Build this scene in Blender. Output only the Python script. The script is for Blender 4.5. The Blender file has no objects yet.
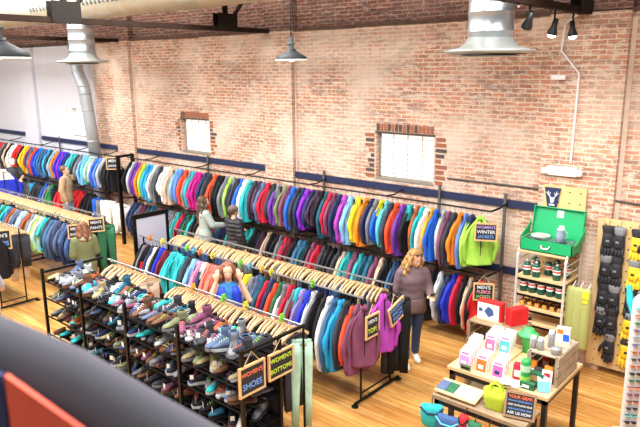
import bpy, math, random
from math import sin, cos, pi, radians as rad
from mathutils import Vector, Matrix, Euler
random.seed(7)
S = bpy.context.scene
COL = S.collection
D = 8.89            # distance of the brick wall, metres

# ------------------------------------------------------------------ camera
cd = bpy.data.cameras.new('camera'); cam = bpy.data.objects.new('camera', cd); COL.objects.link(cam)
P, YW, RO = .22583, .71432, -.00844
f = Vector((-sin(YW)*cos(P), cos(YW)*cos(P), -sin(P))); r_ = Vector((cos(YW), sin(YW), 0)); u_ = r_.cross(f)
r2 = cos(RO)*r_ + sin(RO)*u_; u2 = -sin(RO)*r_ + cos(RO)*u_
cam.matrix_world = Matrix(((r2.x, u2.x, -f.x, 0), (r2.y, u2.y, -f.y, 0), (r2.z, u2.z, -f.z, 4.2), (0, 0, 0, 1)))
cd.sensor_fit = 'HORIZONTAL'; cd.sensor_width = 36; cd.lens = 36*633.13/640
cd.clip_start = .05; cd.clip_end = 200
cd.dof.use_dof = True; cd.dof.focus_distance = 8.5; cd.dof.aperture_fstop = 4.0
S.camera = cam

# ------------------------------------------------------------------ light
w = bpy.data.worlds.new('world'); S.world = w; w.use_nodes = True
bg = w.node_tree.nodes['Background']; bg.inputs[0].default_value = (.93, .96, 1, 1); bg.inputs[1].default_value = .32
def area(loc, sx, sy, power, col=(1, .97, .93), rot=(0, 0, 0)):
    l = bpy.data.lights.new('overhead_fill', 'AREA'); l.shape = 'RECTANGLE'; l.size = sx; l.size_y = sy; l.energy = power; l.color = col  # added overhead panel, out of view, for the soft general light
    o = bpy.data.objects.new('overhead_fill', l); o.location = loc; o.rotation_euler = rot; COL.objects.link(o)
for x in (-18, -12.5, -7, -1.5):
    for y in (1.5, 5.2):
        area((x, y, 6.5), 3.2, 1.6, 360, rot=(rad(14), 0, 0))
S.view_settings.view_transform = 'Standard'; S.view_settings.look = 'None'
S.view_settings.gamma = 1; S.view_settings.use_curve_mapping = False
S.view_settings.exposure = .3

# ------------------------------------------------------------------ materials
def lin(c):
    if isinstance(c, str): c = [int(c[i:i+2], 16)/255 for i in (0, 2, 4)]
    return tuple(x/12.92 if x <= .04045 else ((x+.055)/1.055)**2.4 for x in c) + (1,)
MATS = {}
def mat(name, col, rough=.6, metal=0, spec=.5, noise=.0, scale=20, emit=0, bump=0, alpha=1, trans=0):
    if name in MATS: return MATS[name]
    m = bpy.data.materials.new(name); m.use_nodes = True; nt = m.node_tree; b = nt.nodes['Principled BSDF']
    c = lin(col); b.inputs['Base Color'].default_value = c; b.inputs['Roughness'].default_value = rough
    b.inputs['Metallic'].default_value = metal; b.inputs['Specular IOR Level'].default_value = spec
    if trans: b.inputs['Transmission Weight'].default_value = trans
    if emit:
        b.inputs['Emission Color'].default_value = c; b.inputs['Emission Strength'].default_value = emit
    if noise or bump:
        tc = nt.nodes.new('ShaderNodeTexCoord'); n = nt.nodes.new('ShaderNodeTexNoise'); n.inputs['Scale'].default_value = scale
        n.inputs['Detail'].default_value = 3
        nt.links.new(tc.outputs['Object'], n.inputs['Vector'])
        if noise:
            mr = nt.nodes.new('ShaderNodeMapRange'); mr.inputs[1].default_value = .3; mr.inputs[2].default_value = .7
            mr.inputs[3].default_value = 1-noise; mr.inputs[4].default_value = 1+noise*.6
            mx = nt.nodes.new('ShaderNodeVectorMath'); mx.operation = 'SCALE'; mx.inputs[0].default_value = c[:3]
            nt.links.new(n.outputs['Fac'], mr.inputs[0]); nt.links.new(mr.outputs[0], mx.inputs['Scale'])
            nt.links.new(mx.outputs[0], b.inputs['Base Color'])
        if bump:
            bp = nt.nodes.new('ShaderNodeBump'); bp.inputs['Strength'].default_value = bump; bp.inputs['Distance'].default_value = .02
            nt.links.new(n.outputs['Fac'], bp.inputs['Height']); nt.links.new(bp.outputs[0], b.inputs['Normal'])
    MATS[name] = m; return m
PAL = {'black': '16161b', 'charcoal': '363942', 'grey': '7d8088', 'light grey': 'b9bec4', 'white': 'ececea', 'purple': '6d3a9e', 'dark plum': '463048',
 'plum': '7d4663', 'orchid': 'b045b4', 'violet': '8428c8', 'lavender': '8f7fc0', 'orange': 'f08a28', 'orange red': 'f0502c', 'coral': 'f57f6e', 'rust': 'a8552e',
 'lime': 'a5da52', 'yellow': 'ead82c', 'amber': 'f2b02e', 'sky blue': '2fa8e0', 'light blue': '7db4e6', 'cornflower': '6288da', 'blue': '2668d8',
 'royal blue': '2438c8', 'navy': '27335c', 'slate blue': '56698c', 'steel blue': '3c6a92', 'teal': '2fb8bc', 'aqua': '62c6d8', 'deep teal': '22607a',
 'forest green': '2d6a4a', 'olive': '7c8460', 'beige': 'cdb49c', 'tan': 'b48a5e', 'crimson': 'c8243e', 'red': 'e02a2e', 'maroon': '7a2436', 'magenta': 'c01c86',
 'pink': 'e88ab0', 'brown': '6c4a36', 'khaki': 'a89c74', 'cream': 'e8dcc0', 'mint': 'b4dcc8', 'denim blue': '3f5f92', 'green': '2f9a4e'}
def fab(c): return mat('fabric_'+c.replace(' ', '_'), PAL[c], .78, noise=.16, scale=9, bump=.25, spec=.3)
WOODH = mat('hanger_wood', 'e6c596', .45, noise=.1, scale=12)
BLK = mat('black_metal', '17171a', .4, metal=.6)
BLKP = mat('black_plastic', '1c1c20', .45)
GAL = mat('galvanised', 'b4bcc2', .36, metal=.85)
CHR = mat('chrome', 'c8ccd0', .2, metal=1)
WHP = mat('white_paint', 'eeeeec', .5)
OAK = mat('light_wood', 'd9b98a', .5, noise=.12, scale=5)
WTH = mat('weathered_wood', '9a8468', .7, noise=.3, scale=8)
FRM = mat('frame_wood', 'dcb583', .5, noise=.1)
CHK = mat('chalkboard', '24262c', .8)
SKIN = mat('skin', 'e6b294', .5, spec=.3)
TAG = mat('paper_white', 'f6f6f4', .7)

# ------------------------------------------------------------------ mesh builder
class MB:
    def __init__(s): s.v = []; s.f = []; s.m = []; s.M = Matrix.Identity(4); s.k = 0
    def add(s, vs, fs):
        n = len(s.v); s.v += [tuple(s.M @ Vector(p)) for p in vs]; s.f += [tuple(i+n for i in q) for q in fs]; s.m += [s.k]*len(fs); return s
    def box(s, x0, x1, y0, y1, z0, z1, rz=0):
        vs = [(x, y, z) for z in (z0, z1) for x, y in ((x0, y0), (x1, y0), (x1, y1), (x0, y1))]
        if rz:
            cx, cy = (x0+x1)/2, (y0+y1)/2
            vs = [(cx+(x-cx)*cos(rz)-(y-cy)*sin(rz), cy+(x-cx)*sin(rz)+(y-cy)*cos(rz), z) for x, y, z in vs]
        return s.add(vs, [(3, 2, 1, 0), (4, 5, 6, 7), (0, 1, 5, 4), (1, 2, 6, 5), (2, 3, 7, 6), (3, 0, 4, 7)])
    def loft(s, rings, cap=True, closed=True):
        n = len(rings[0]); vs = [p for r in rings for p in r]; fs = []
        for i in range(len(rings)-1):
            for j in range(n if closed else n-1):
                a = i*n+j; b = i*n+(j+1) % n; fs.append((a, b, b+n, a+n))
        if cap: fs.append(tuple(range(n-1, -1, -1))); fs.append(tuple((len(rings)-1)*n+j for j in range(n)))
        return s.add(vs, fs)
    def tube(s, pts, r, n=8, ex=1, cap=True):
        pts = [Vector(p) for p in pts]; R = r if isinstance(r, (list, tuple)) else [r]*len(pts); rings = []
        ref = None
        for i, p in enumerate(pts):
            t = (pts[min(i+1, len(pts)-1)]-pts[max(i-1, 0)]).normalized()
            if ref is None:
                ref = Vector((1, 0, 0)) if abs(t.x) < .9 else Vector((0, 1, 0))
            a = (ref - t*ref.dot(t)).normalized(); ref = a; b = t.cross(a)
            rings.append([p + a*(R[i]*ex*cos(2*pi*k/n)) + b*(R[i]*sin(2*pi*k/n)) for k in range(n)])
        return s.loft(rings, cap)
    def limb(s, pts, r, n=12):          # tube with round ends
        pts = [Vector(p) for p in pts]; s.tube(pts, r, n)
        for p, q in zip(pts, r): s.ell(p, (q, q, q), n, 6)
        return s
    def ell(s, c, r, n=12, m=8, rot=None):
        rings = []
        for i in range(m+1):
            a = -pi/2+pi*i/m; a = max(min(a, pi/2-.08), -pi/2+.08)
            ring = [Vector((r[0]*cos(a)*cos(2*pi*k/n), r[1]*cos(a)*sin(2*pi*k/n), r[2]*sin(a))) for k in range(n)]
            if rot: ring = [rot @ v for v in ring]
            rings.append([Vector(c)+v for v in ring])
        return s.loft(rings)
    def lathe(s, c, prof, n=20, axis='z'):
        rings = []
        for rr, z in prof:
            rr = max(rr, .0005)
            if axis == 'z': rings.append([(c[0]+rr*cos(2*pi*k/n), c[1]+rr*sin(2*pi*k/n), c[2]+z) for k in range(n)])
            else: rings.append([(c[0]+z, c[1]+rr*cos(2*pi*k/n), c[2]+rr*sin(2*pi*k/n)) for k in range(n)])
        return s.loft(rings)
    def prism(s, poly, d0, d1, plane='xz'):   # polygon extruded
        if plane == 'xz': A = [(x, d0, z) for x, z in poly]; B = [(x, d1, z) for x, z in poly]
        elif plane == 'yz': A = [(d0, y, z) for y, z in poly]; B = [(d1, y, z) for y, z in poly]
        else: A = [(x, y, d0) for x, y in poly]; B = [(x, y, d1) for x, y in poly]
        return s.loft([A, B])
    def mesh(s, name, smooth=False):
        me = bpy.data.meshes.new(name); me.from_pydata(s.v, [], s.f); me.polygons.foreach_set('material_index', s.m)
        if smooth: me.polygons.foreach_set('use_smooth', [True]*len(me.polygons))
        import bmesh
        b = bmesh.new(); b.from_mesh(me); bmesh.ops.recalc_face_normals(b, faces=b.faces); b.to_mesh(me); b.free()
        me.update(); return me
    def remesh(s, name, vox=.01, sm=4, disp=None):
        me = s.mesh(name); o = bpy.data.objects.new('t', me); COL.objects.link(o)
        a = o.modifiers.new('r', 'REMESH'); a.mode = 'VOXEL'; a.voxel_size = vox
        if sm: b = o.modifiers.new('s', 'SMOOTH'); b.iterations = sm; b.factor = .5
        dg = bpy.context.evaluated_depsgraph_get(); out = bpy.data.meshes.new_from_object(o.evaluated_get(dg))
        bpy.data.objects.remove(o); out.name = name; out.materials.clear()
        if disp:
            for v in out.vertices: v.co += Vector(disp(v.co))
        out.polygons.foreach_set('use_smooth', [True]*len(out.polygons)); return out
def link(name, me, mats, parent=None, loc=None, rot=None):
    if isinstance(me, MB): me = me.mesh(name)
    if not isinstance(mats, (list, tuple)): mats = [mats]
    while len(me.materials) < len(mats): me.materials.append(None)
    o = bpy.data.objects.new(name, me); COL.objects.link(o)
    for i, m in enumerate(mats):
        o.material_slots[i].link = 'OBJECT'; o.material_slots[i].material = m
    if parent: o.parent = parent
    if loc: o.location = loc
    if rot: o.rotation_euler = rot
    return o
USED = {}
def tag(o, label, cat, group=None):
    n = len(label.split()); assert 4 <= n <= 16, (n, label)
    USED[label] = USED.get(label, 0)+1
    o['label'] = label; o['category'] = cat
    if group: o['group'] = group
    return o
def thing(name, label, cat, loc=(0, 0, 0), rz=0, group=None):
    o = bpy.data.objects.new(name, None); o.empty_display_size = .1; COL.objects.link(o); o.location = loc; o.rotation_euler = (0, 0, rz)
    return tag(o, label, cat, group)
def one(name, me, mats, label, cat, loc=None, rot=None, group=None): return tag(link(name, me, mats, None, loc, rot), label, cat, group)
def struct(name, me, mats, loc=None):
    o = link(name, me, mats, None, loc); o['kind'] = 'structure'; return o
ONES = ['', 'first', 'second', 'third', 'fourth', 'fifth', 'sixth', 'seventh', 'eighth', 'ninth', 'tenth', 'eleventh', 'twelfth', 'thirteenth', 'fourteenth',
        'fifteenth', 'sixteenth', 'seventeenth', 'eighteenth', 'nineteenth']
TN = ['', '', 'twenty', 'thirty', 'forty', 'fifty', 'sixty', 'seventy', 'eighty', 'ninety']
TH = ['', '', 'twentieth', 'thirtieth', 'fortieth', 'fiftieth', 'sixtieth', 'seventieth', 'eightieth', 'ninetieth']
def ordi(n):
    if n < 20: return ONES[n]
    if n >= 100: return 'hundredth' if n == 100 else 'hundred-and-'+ordi(n-100)
    return TH[n//10] if n % 10 == 0 else TN[n//10]+'-'+ONES[n % 10]

# ------------------------------------------------------------------ shell materials
def brick_mat(name, c1, c2, mortar, wash, washamt, dark):
    m = bpy.data.materials.new(name); m.use_nodes = True; nt = m.node_tree; N = nt.nodes; L = nt.links; b = N['Principled BSDF']
    tc = N.new('ShaderNodeTexCoord'); sp = N.new('ShaderNodeSeparateXYZ'); L.new(tc.outputs['Object'], sp.inputs[0])
    sm = N.new('ShaderNodeMath'); sm.operation = 'ADD'; L.new(sp.outputs[0], sm.inputs[0]); L.new(sp.outputs[1], sm.inputs[1])
    cb = N.new('ShaderNodeCombineXYZ'); L.new(sm.outputs[0], cb.inputs[0]); L.new(sp.outputs[2], cb.inputs[1])
    nz0 = N.new('ShaderNodeTexNoise'); nz0.inputs['Scale'].default_value = 14; L.new(tc.outputs['Object'], nz0.inputs['Vector'])
    vm = N.new('ShaderNodeVectorMath'); vm.operation = 'MULTIPLY_ADD'; vm.inputs[1].default_value = (.035, .03, .02)
    L.new(nz0.outputs['Color'], vm.inputs[0]); L.new(cb.outputs[0], vm.inputs[2])
    br = N.new('ShaderNodeTexBrick'); L.new(vm.outputs[0], br.inputs['Vector']); br.inputs['Scale'].default_value = 1
    br.inputs['Brick Width'].default_value = .2; br.inputs['Row Height'].default_value = .064; br.inputs['Mortar Size'].default_value = .009
    br.inputs['Mortar Smooth'].default_value = .3; br.inputs['Bias'].default_value = -.1
    br.inputs['Color1'].default_value = lin(c1); br.inputs['Color2'].default_value = lin(c2); br.inputs['Mortar'].default_value = lin(mortar)
    def noise(sc, lo, hi, det=4, st=None):
        n = N.new('ShaderNodeTexNoise'); n.inputs['Scale'].default_value = sc; n.inputs['Detail'].default_value = det
        src = tc.outputs['Object']
        if st:
            mp = N.new('ShaderNodeMapping'); mp.inputs['Scale'].default_value = st; L.new(src, mp.inputs[0]); src = mp.outputs[0]
        L.new(src, n.inputs['Vector'])
        r = N.new('ShaderNodeMapRange'); r.inputs[1].default_value = lo; r.inputs[2].default_value = hi; L.new(n.outputs['Fac'], r.inputs[0]); return r.outputs[0]
    def mix(a, bcol, fac, k=1):
        x = N.new('ShaderNodeMix'); x.data_type = 'RGBA'; L.new(a, x.inputs[6]); x.inputs[7].default_value = lin(bcol)
        mm = N.new('ShaderNodeMath'); mm.operation = 'MULTIPLY'; mm.inputs[1].default_value = k; L.new(fac, mm.inputs[0]); L.new(mm.outputs[0], x.inputs[0]); return x.outputs[2]
    c = br.outputs['Color']
    c = mix(c, dark, noise(3.2, .5, .66, 3, (1, 1, 4)), .6)
    c = mix(c, 'dccbb8', noise(6, .55, .62, 4, (1, 1, 3.2)), washamt*.9)       # darker burnt bricks
    c = mix(c, wash, noise(1.1, .42, .68, 5), washamt)              # old limewash left in patches
    c = mix(c, wash, noise(9, .5, .7, 3, (1, 1, 2)), washamt*.7)
    L.new(c, b.inputs['Base Color']); b.inputs['Roughness'].default_value = .9
    bp = N.new('ShaderNodeBump'); bp.inputs['Strength'].default_value = .5; bp.inputs['Distance'].default_value = .012
    inv = N.new('ShaderNodeMath'); inv.operation = 'SUBTRACT'; inv.inputs[0].default_value = 1; L.new(br.outputs['Fac'], inv.inputs[1])
    L.new(inv.outputs[0], bp.inputs['Height']); L.new(bp.outputs[0], b.inputs['Normal'])
    return m
BRK = brick_mat('brick_limewashed', 'cc8c6c', 'a2745f', 'dacdbb', 'dfcebd', .8, '8c786e')
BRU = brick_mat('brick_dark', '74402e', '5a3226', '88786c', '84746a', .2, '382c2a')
WALLW = mat('white_wall_paint', 'ced1dc', .8, noise=.03, scale=3)
NAVY = mat('navy_paint', '232c4e', .5)
def floor_mat():
    m = bpy.data.materials.new('floor_planks'); m.use_nodes = True; nt = m.node_tree; N = nt.nodes; L = nt.links; b = N['Principled BSDF']
    tc = N.new('ShaderNodeTexCoord'); br = N.new('ShaderNodeTexBrick'); L.new(tc.outputs['Object'], br.inputs['Vector']); br.inputs['Scale'].default_value = 1
    br.inputs['Brick Width'].default_value = 1.7; br.inputs['Row Height'].default_value = .085; br.inputs['Mortar Size'].default_value = .0025; br.offset = .37
    br.inputs['Color1'].default_value = lin('d8a458'); br.inputs['Color2'].default_value = lin('b88040'); br.inputs['Mortar'].default_value = lin('6a4424')
    def noise(sc, lo, hi, st):
        mp = N.new('ShaderNodeMapping'); mp.inputs['Scale'].default_value = st; L.new(tc.outputs['Object'], mp.inputs[0])
        n = N.new('ShaderNodeTexNoise'); n.inputs['Scale'].default_value = sc; n.inputs['Detail'].default_value = 4; L.new(mp.outputs[0], n.inputs['Vector'])
        r = N.new('ShaderNodeMapRange'); r.inputs[1].default_value = lo; r.inputs[2].default_value = hi; L.new(n.outputs['Fac'], r.inputs[0]); return r.outputs[0]
    def mix(a, col, fac, k):
        x = N.new('ShaderNodeMix'); x.data_type = 'RGBA'; L.new(a, x.inputs[6]); x.inputs[7].default_value = lin(col)
        mm = N.new('ShaderNodeMath'); mm.operation = 'MULTIPLY'; mm.inputs[1].default_value = k; L.new(fac, mm.inputs[0]); L.new(mm.outputs[0], x.inputs[0]); return x.outputs[2]
    c = mix(br.outputs['Color'], '9a5f2c', noise(3, .45, .75, (.6, 6, 1)), .7)
    c = mix(c, 'f0cc8c', noise(2, .5, .75, (.5, 9, 1)), .6)
    c = mix(c, '7a4a26', noise(14, .66, .78, (1, 1.5, 1)), .6)
    L.new(c, b.inputs['Base Color']); b.inputs['Roughness'].default_value = .33
    return m
# ------------------------------------------------------------------ shell
struct('floor', MB().box(-26, 4, -3, D+.5, -.1, 0), floor_mat())
def wall(x0, x1, z0, z1, y0, y1, holes):
    b = MB(); xs = sorted(holes)
    cur = x0
    for hx0, hx1, hz0, hz1 in xs:
        b.box(cur, hx0, y0, y1, z0, z1); b.box(hx0, hx1, y0, y1, z0, hz0); b.box(hx0, hx1, y0, y1, hz1, z1); cur = hx1
    b.box(cur, x1, y0, y1, z0, z1); return b
W1 = (-11.86, -10.88, 2.37, 3.12); W2 = (-6.41, -5.27, 2.33, 3.12); W3 = (-16.76, -15.95, 2.42, 3.18)
struct('wall_back', wall(-15.47, 4, 0, 4.88, D, D+.4, [W1, W2]), BRK)
struct('wall_back_white', wall(-26, -15.47, 0, 4.84, D, D+.4, [W3]), WALLW)
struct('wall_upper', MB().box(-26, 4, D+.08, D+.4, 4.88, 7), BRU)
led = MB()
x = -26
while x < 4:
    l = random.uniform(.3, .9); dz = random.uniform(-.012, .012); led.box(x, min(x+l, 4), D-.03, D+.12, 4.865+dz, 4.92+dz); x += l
struct('trim_ledge', led, mat('ledge_dark', '5a4438', .9, noise=.4, scale=6))  # dark brown strip along the ledge, mottled at random
for i, (a, b_) in enumerate(((-3.47, -2.45), (-9.06, -8.3), (-14.4, -13.65))):
    struct('wall_pilaster', MB().box(a, b_, D-.1, D+.01, 0, 4.88), BRK)
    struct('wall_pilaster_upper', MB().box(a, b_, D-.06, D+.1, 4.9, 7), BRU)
struct('wall_pilaster_white', MB().box(-19.5, -18.65, D-.1, D+.01, 0, 4.84), WALLW)
struct('ceiling', MB().box(-26, 4, -3, D+.5, 7, 7.1), mat('ceiling_boards', '8a705a', .8, noise=.2))
struct('floor_mezzanine', MB().box(-1.7, 3, -3, .75, 2.45, 2.6), OAK)
# faint pale mortar repairs, real raised strips
for x, zz in ((-8.3, 4.7), (-13.62, 4.7), (-2.42, 4.8)):
    struct('trim_mortar', MB().box(x-.03, x+.03, D-.012, D, .1, zz), mat('mortar_pale', 'dccab8', .9, noise=.1))
# windows
PANE = mat('daylit_glass', 'fffdf8', .3, emit=.72)
def window(n, w, frame, rows, cols):
    x0, x1, z0, z1 = w; fr = .03
    o = struct('window_%d' % n, MB().box(x0, x1, D+.1, D+.13, z0, z0+fr).box(x0, x1, D+.1, D+.13, z1-fr, z1).box(x0, x0+fr, D+.1, D+.13, z0, z1).box(x1-fr, x1, D+.1, D+.13, z0, z1), frame)
    link('window_pane', MB().box(x0+fr, x1-fr, D+.125, D+.135, z0+fr, z1-fr), PANE, o)
    g = MB()
    for i in range(1, rows): z = z0+(z1-z0)*i/rows; g.box(x0, x1, D+.108, D+.124, z-.005, z+.005)
    for i in range(1, cols): x = x0+(x1-x0)*i/cols; g.box(x-.005, x+.005, D+.108, D+.124, z0, z1)
    link('window_grille', g, mat('pale_grille', 'd8b8a4', .6), o)
    link('window_lintel', MB().box(x0-.02, x1+.02, D-.015, D+.1, z1-.01, z1+.02), mat('dark_lintel', '4c4238', .7), o)
    link('window_sill', MB().box(x0-.01, x1+.01, D-.01, D+.1, z0-.02, z0+.015), mat('grey_sill', '8c8478', .7), o)
GREYF = mat('grey_frame', '9a958c', .6)
window(1, W1, GREYF, 8, 4); window(2, W2, GREYF, 9, 4); window(3, W3, WHP, 2, 2)
struct('trim_3', MB().box(W3[0]-.07, W3[0]+.004, D-.02, D+.1, W3[2]-.07, W3[3]+.07).box(W3[1]-.004, W3[1]+.07, D-.02, D+.1, W3[2]-.07, W3[3]+.07).box(W3[0], W3[1], D-.02, D+.1, W3[3], W3[3]+.07).box(W3[0], W3[1], D-.02, D+.1, W3[2]-.07, W3[2]), WHP)
# bricked surround of the windows: darker and orange bricks, real bricks standing slightly proud
OB = [mat('brick_orange', 'a06448', .9), mat('brick_burnt', '5a4a46', .9), mat('brick_red', '96604a', .9)]
for (x0, x1, z0, z1) in (W1, W2):
    g = MB(); n = int((x1-x0)/.075)
    for i in range(n): g.k = random.choice((0, 0, 1, 2)); x = x0+(x1-x0)*i/n; g.box(x+.008, x+.068, D-.008, D+.02, z1+.03, z1+.15)
    for i in range(9):
        for s, xx in ((-1, x0), (1, x1)):
            g.k = random.choice((0, 1, 2)); l = random.uniform(.1, .25); z = z0+(z1-z0)*i/9
            g.box(min(xx+s*.04, xx+s*l), max(xx+s*.04, xx+s*l), D-.008, D+.02, z+.008, z+.065)
    struct('trim_window_bricks', g, OB)
# navy boards
for n, (a, b_, z) in enumerate(((-24, -19.5, 2.3), (-18.6, -14.4, 2.25), (-13.65, -9.06, 2.25), (-8.3, -3.47, 2.2), (-8.3, -3.47, 1.16), (-13.65, -9.06, 1.16))):
    struct('trim_%d' % (n+4), MB().box(a, b_, D-.045, D, z-.055, z+.055), NAVY)
# thin cable conduits in the wall joints
for a, b_ in (((-5.0, 2.47), (-3.47, 2.47)), ((-2.45, 2.43), (-1.5, 2.4))):
    struct('trim_conduit', MB().tube([(a[0], D-.015, a[1]), (b_[0], D-.015, b_[1])], .014, 6), mat('dark_pipe', '4a4642', .6))

# ------------------------------------------------------------------ roof trusses, ducts, lamps
STEEL = mat('brown_steel', '30241e', .8, spec=.1, noise=.2, scale=10)
def truss(x, lab, webs):
    t = thing('roof_truss', lab, 'roof truss', (x, 0, 4.85))
    link('chord', MB().box(-.05, .05, -1, D-.1, 0, .015).box(-.05, -.04, -1, D-.1, .015, .08).box(.04, .05, -1, D-.1, .015, .08), STEEL, t)
    for y in webs:
        link('web_bar', MB().box(-.03, .03, y-.04, y+.04, .02, 1.6), STEEL, t)
        link('web_bar', MB().tube([(0, y, .05), (0, y+1.3, 1.5)], .035, 6), STEEL, t)
        link('gusset_plate', MB().box(-.075, -.062, y-.22, y+.22, 0, .3).box(.062, .075, y-.22, y+.22, 0, .3), mat('dark_steel', '2a2725', .8, spec=.1), t)
    return t
truss(-8.9, 'long brown steel roof truss running to the wall left of the middle pendant lamp', (4.75, 7.75))
truss(-3.0, 'brown steel roof truss at upper right carrying the track spotlights', (3, 6.0, 8.6))
truss(-14.05, 'distant brown steel roof truss behind the left duct outlet', (4.3, 7.8))
SPR = mat('duct_steel', 'b6b2a2', .5, metal=.5)
def spiral(pts, r, n=24, step=.12):
    b = MB(); P_ = []; R = []
    for a, c in zip(pts[:-1], pts[1:]):
        a = Vector(a); c = Vector(c); k = max(2, int((c-a).length/step))
        for i in range(k):
            for dt, dr in ((0, 0), (.42, 0), (.46, .012), (.54, .012), (.58, 0)):
                P_.append(a+(c-a)*((i+dt)/k)); R.append(r+dr*.6)
    P_.append(Vector(pts[-1])); R.append(r)
    return b.tube(P_, R, n)
du = thing('air_duct', 'large round silver air duct running high along the brick wall', 'duct', (-10, 6.85, 5.52))
link('duct_body', spiral([(-14, 0, 0), (9, 0, 0)], .36, 24, .5).mesh('d', True), SPR, du)
SLOT = mat('slot_dark', '4c4a46', .7)
for i in range(34): link('vent_slot', MB().box(-3.6+i*.14, -3.54+i*.14, -.365, -.3, -.13, -.06), SLOT, du)
def outlet(x, lab):
    t = thing('duct_outlet', lab, 'duct', (x, 6.85, 4.36))
    link('drop_pipe', spiral([(0, 0, .12), (0, 0, .95)], .25, 28, .2).mesh('d', True), GAL, t)
    link('diffuser_cone', MB().lathe((0, 0, 0), [(.44, -.02), (.5, 0), (.5, .02), (.34, .05), (.28, .1), (.25, .16), (.2, .16), (.25, .05), (.36, .0), (.44, -.02)], 36).mesh('c', True), mat('diffuser_grey', 'a4aaa8', .35, metal=.5), t)
    link('diffuser_disc', MB().lathe((0, 0, 0), [(.0, -.05), (.33, -.05), (.34, -.04), (.2, -.01), (0, 0)], 32).mesh('c', True), mat('diffuser_grey', 'a4aaa8'), t)
outlet(-12.25, 'silver duct outlet with round flange hanging at upper left')
outlet(-3.38, 'large silver duct outlet with round flange hanging at upper right')
BP = mat('pipe_grey', 'aab2b8', .45, metal=.35)
t = thing('bent_pipe', 'bent galvanised pipe dropping down the white wall', 'pipe', (-15.3, 8.62, 1.9))
PP = [(-.35, -.1, 2.95), (-.32, -.1, 2.45), (-.26, -.1, 2.25), (-.05, -.1, 1.9), (.0, -.1, 1.72), (.05, -.05, .9), (.1, 0, 0)]
link('pipe_body', MB().tube(PP, .15, 20).mesh('p', True), BP, t)
for p in PP[1:5]+[(.02, -.07, 1.3), (.07, -.03, .5)]: link('joint_band', MB().lathe(p, [(.13, -.02), (.158, -.02), (.158, .02), (.13, .02)], 20).mesh('b', True), BP, t)
link('floor_support', MB().tube([(.1, 0, -1.9), (.1, 0, 0)], .14, 16), BP, t)
def pendant(loc, r, lab):
    t = thing('pendant_lamp', lab, 'lamp', loc)
    k = r/.2
    link('shade', MB().lathe((0, 0, 0), [(r*1.0, 0), (r*1.0, .015*k), (r*.97, .04*k), (r*.6, .08*k), (r*.3, .115*k), (r*.28, .14*k), (r*.2, .14*k), (r*.5, .075*k), (r*.9, .03*k), (r*.94, 0)], 32).mesh('s', True), mat('lamp_black', '24282c', .55, spec=.25), t)
    link('rim', MB().lathe((0, 0, 0), [(r*.95, -.004), (r*1.01, -.004), (r*1.01, .012), (r*.95, .012)], 32), WHP, t)
    link('socket', MB().lathe((0, 0, .13*k), [(r*.18, 0), (r*.18, .06*k), (r*.26, .065*k), (r*.26, .08*k), (r*.15, .085*k), (r*.15, .14*k), (.0, .15*k)], 14), mat('lamp_grey', '4c5458', .5, metal=.2), t)
    link('bulb', MB().ell((0, 0, .03*k), (.045, .045, .05)), mat('bulb', 'fff4e0', .3, emit=6), t)
    link('cord', MB().tube([(0, 0, .25*k), (0, 0, 4.95-loc[2]+.6)], .008, 6), BLK, t)
pendant((-5.66, 6.0, 4.3), .2, 'black dome pendant lamp hanging before the middle of the brick wall')
pendant((-6.18, 2.62, 4.31), .27, 'black dome pendant lamp cut off at the left edge of the photo')
def spot(loc, aim, lab, on=True):
    t = thing('spotlight', lab, 'spotlight', loc)
    d = Vector(aim).normalized(); q = d.to_track_quat('Z', 'Y').to_matrix().to_4x4()
    b = MB(); b.M = q; b.lathe((0, 0, 0), [(.0, -.09), (.03, -.09), (.035, 0), (.06, .07), (.06, .1), (.045, .1), (.03, .06), (0, .05)], 16)
    link('head', b.mesh('h', True), BLKP, t)
    b = MB(); b.M = q; b.lathe((0, 0, 0), [(0, .095), (.054, .095), (.054, .1), (0, .1)], 16)
    b.M = q
    if on: b.ell((0, 0, .1), (.05, .05, .035))
    link('lens', b, mat('spot_lens_on', 'f0fcff', .2, emit=12) if on else mat('spot_lens_off', '303234', .2), t)
    link('stem', MB().tube([(0, 0, 0), (0, 0, 4.86-loc[2])], .012, 6), BLK, t)
    if on:
        l = bpy.data.lights.new('spot_beam', 'SPOT'); l.energy = 85; l.spot_size = rad(75); l.spot_blend = .8; l.color = (1, .95, .88); l.shadow_soft_size = .05
        o = bpy.data.objects.new('spot_beam', l); COL.objects.link(o); o.parent = t; o.location = d*.12; o.rotation_euler = (-d).to_track_quat('Z', 'Y').to_euler()
spot((-3.0, 7.0, 4.7), (-.4, .3, -.8), 'unlit black spotlight right of the large silver outlet', False)
spot((-3.0, 7.72, 4.66), (-.25, .05, -.95), 'lit black track spotlight nearer the silver outlet')
spot((-3.0, 8.32, 4.66), (.1, .0, -1), 'lit black track spotlight above the white emergency light')
spot((-8.9, 3.7, 4.7), (-.2, .3, -.9), 'small black spotlight on the truss above the left pendant', False)
spot((-14.05, 5.0, 4.7), (-.2, .3, -.9), 'small black spotlight before the white wall', False)
spot((-14.05, 7.6, 4.7), (-.4, .9, -.7), 'lit spotlight shining on bricks right of the left duct outlet')
one('white_cable', MB().tube([(-3.0, 6.7, 4.82), (-3.05, 6.95, 4.9), (-3.0, 7.7, 4.98), (-3.03, 8.3, 4.88), (-3.1, D-.13, 4.85), (-3.25, D-.13, 4.75), (-3.28, D-.13, 4.4), (-3.02, D-.13, 4.1), (-3.04, D-.13, 2.9)], .014, 8), WHP, 'white electrical conduit bending down the brick pilaster', 'conduit')
e = thing('emergency_light', 'white emergency light unit on the right brick pilaster', 'emergency light', (-3.14, D-.14, 2.78))
link('housing', MB().box(-.2, .2, -.03, .04, -.06, .06), WHP, e)
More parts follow.
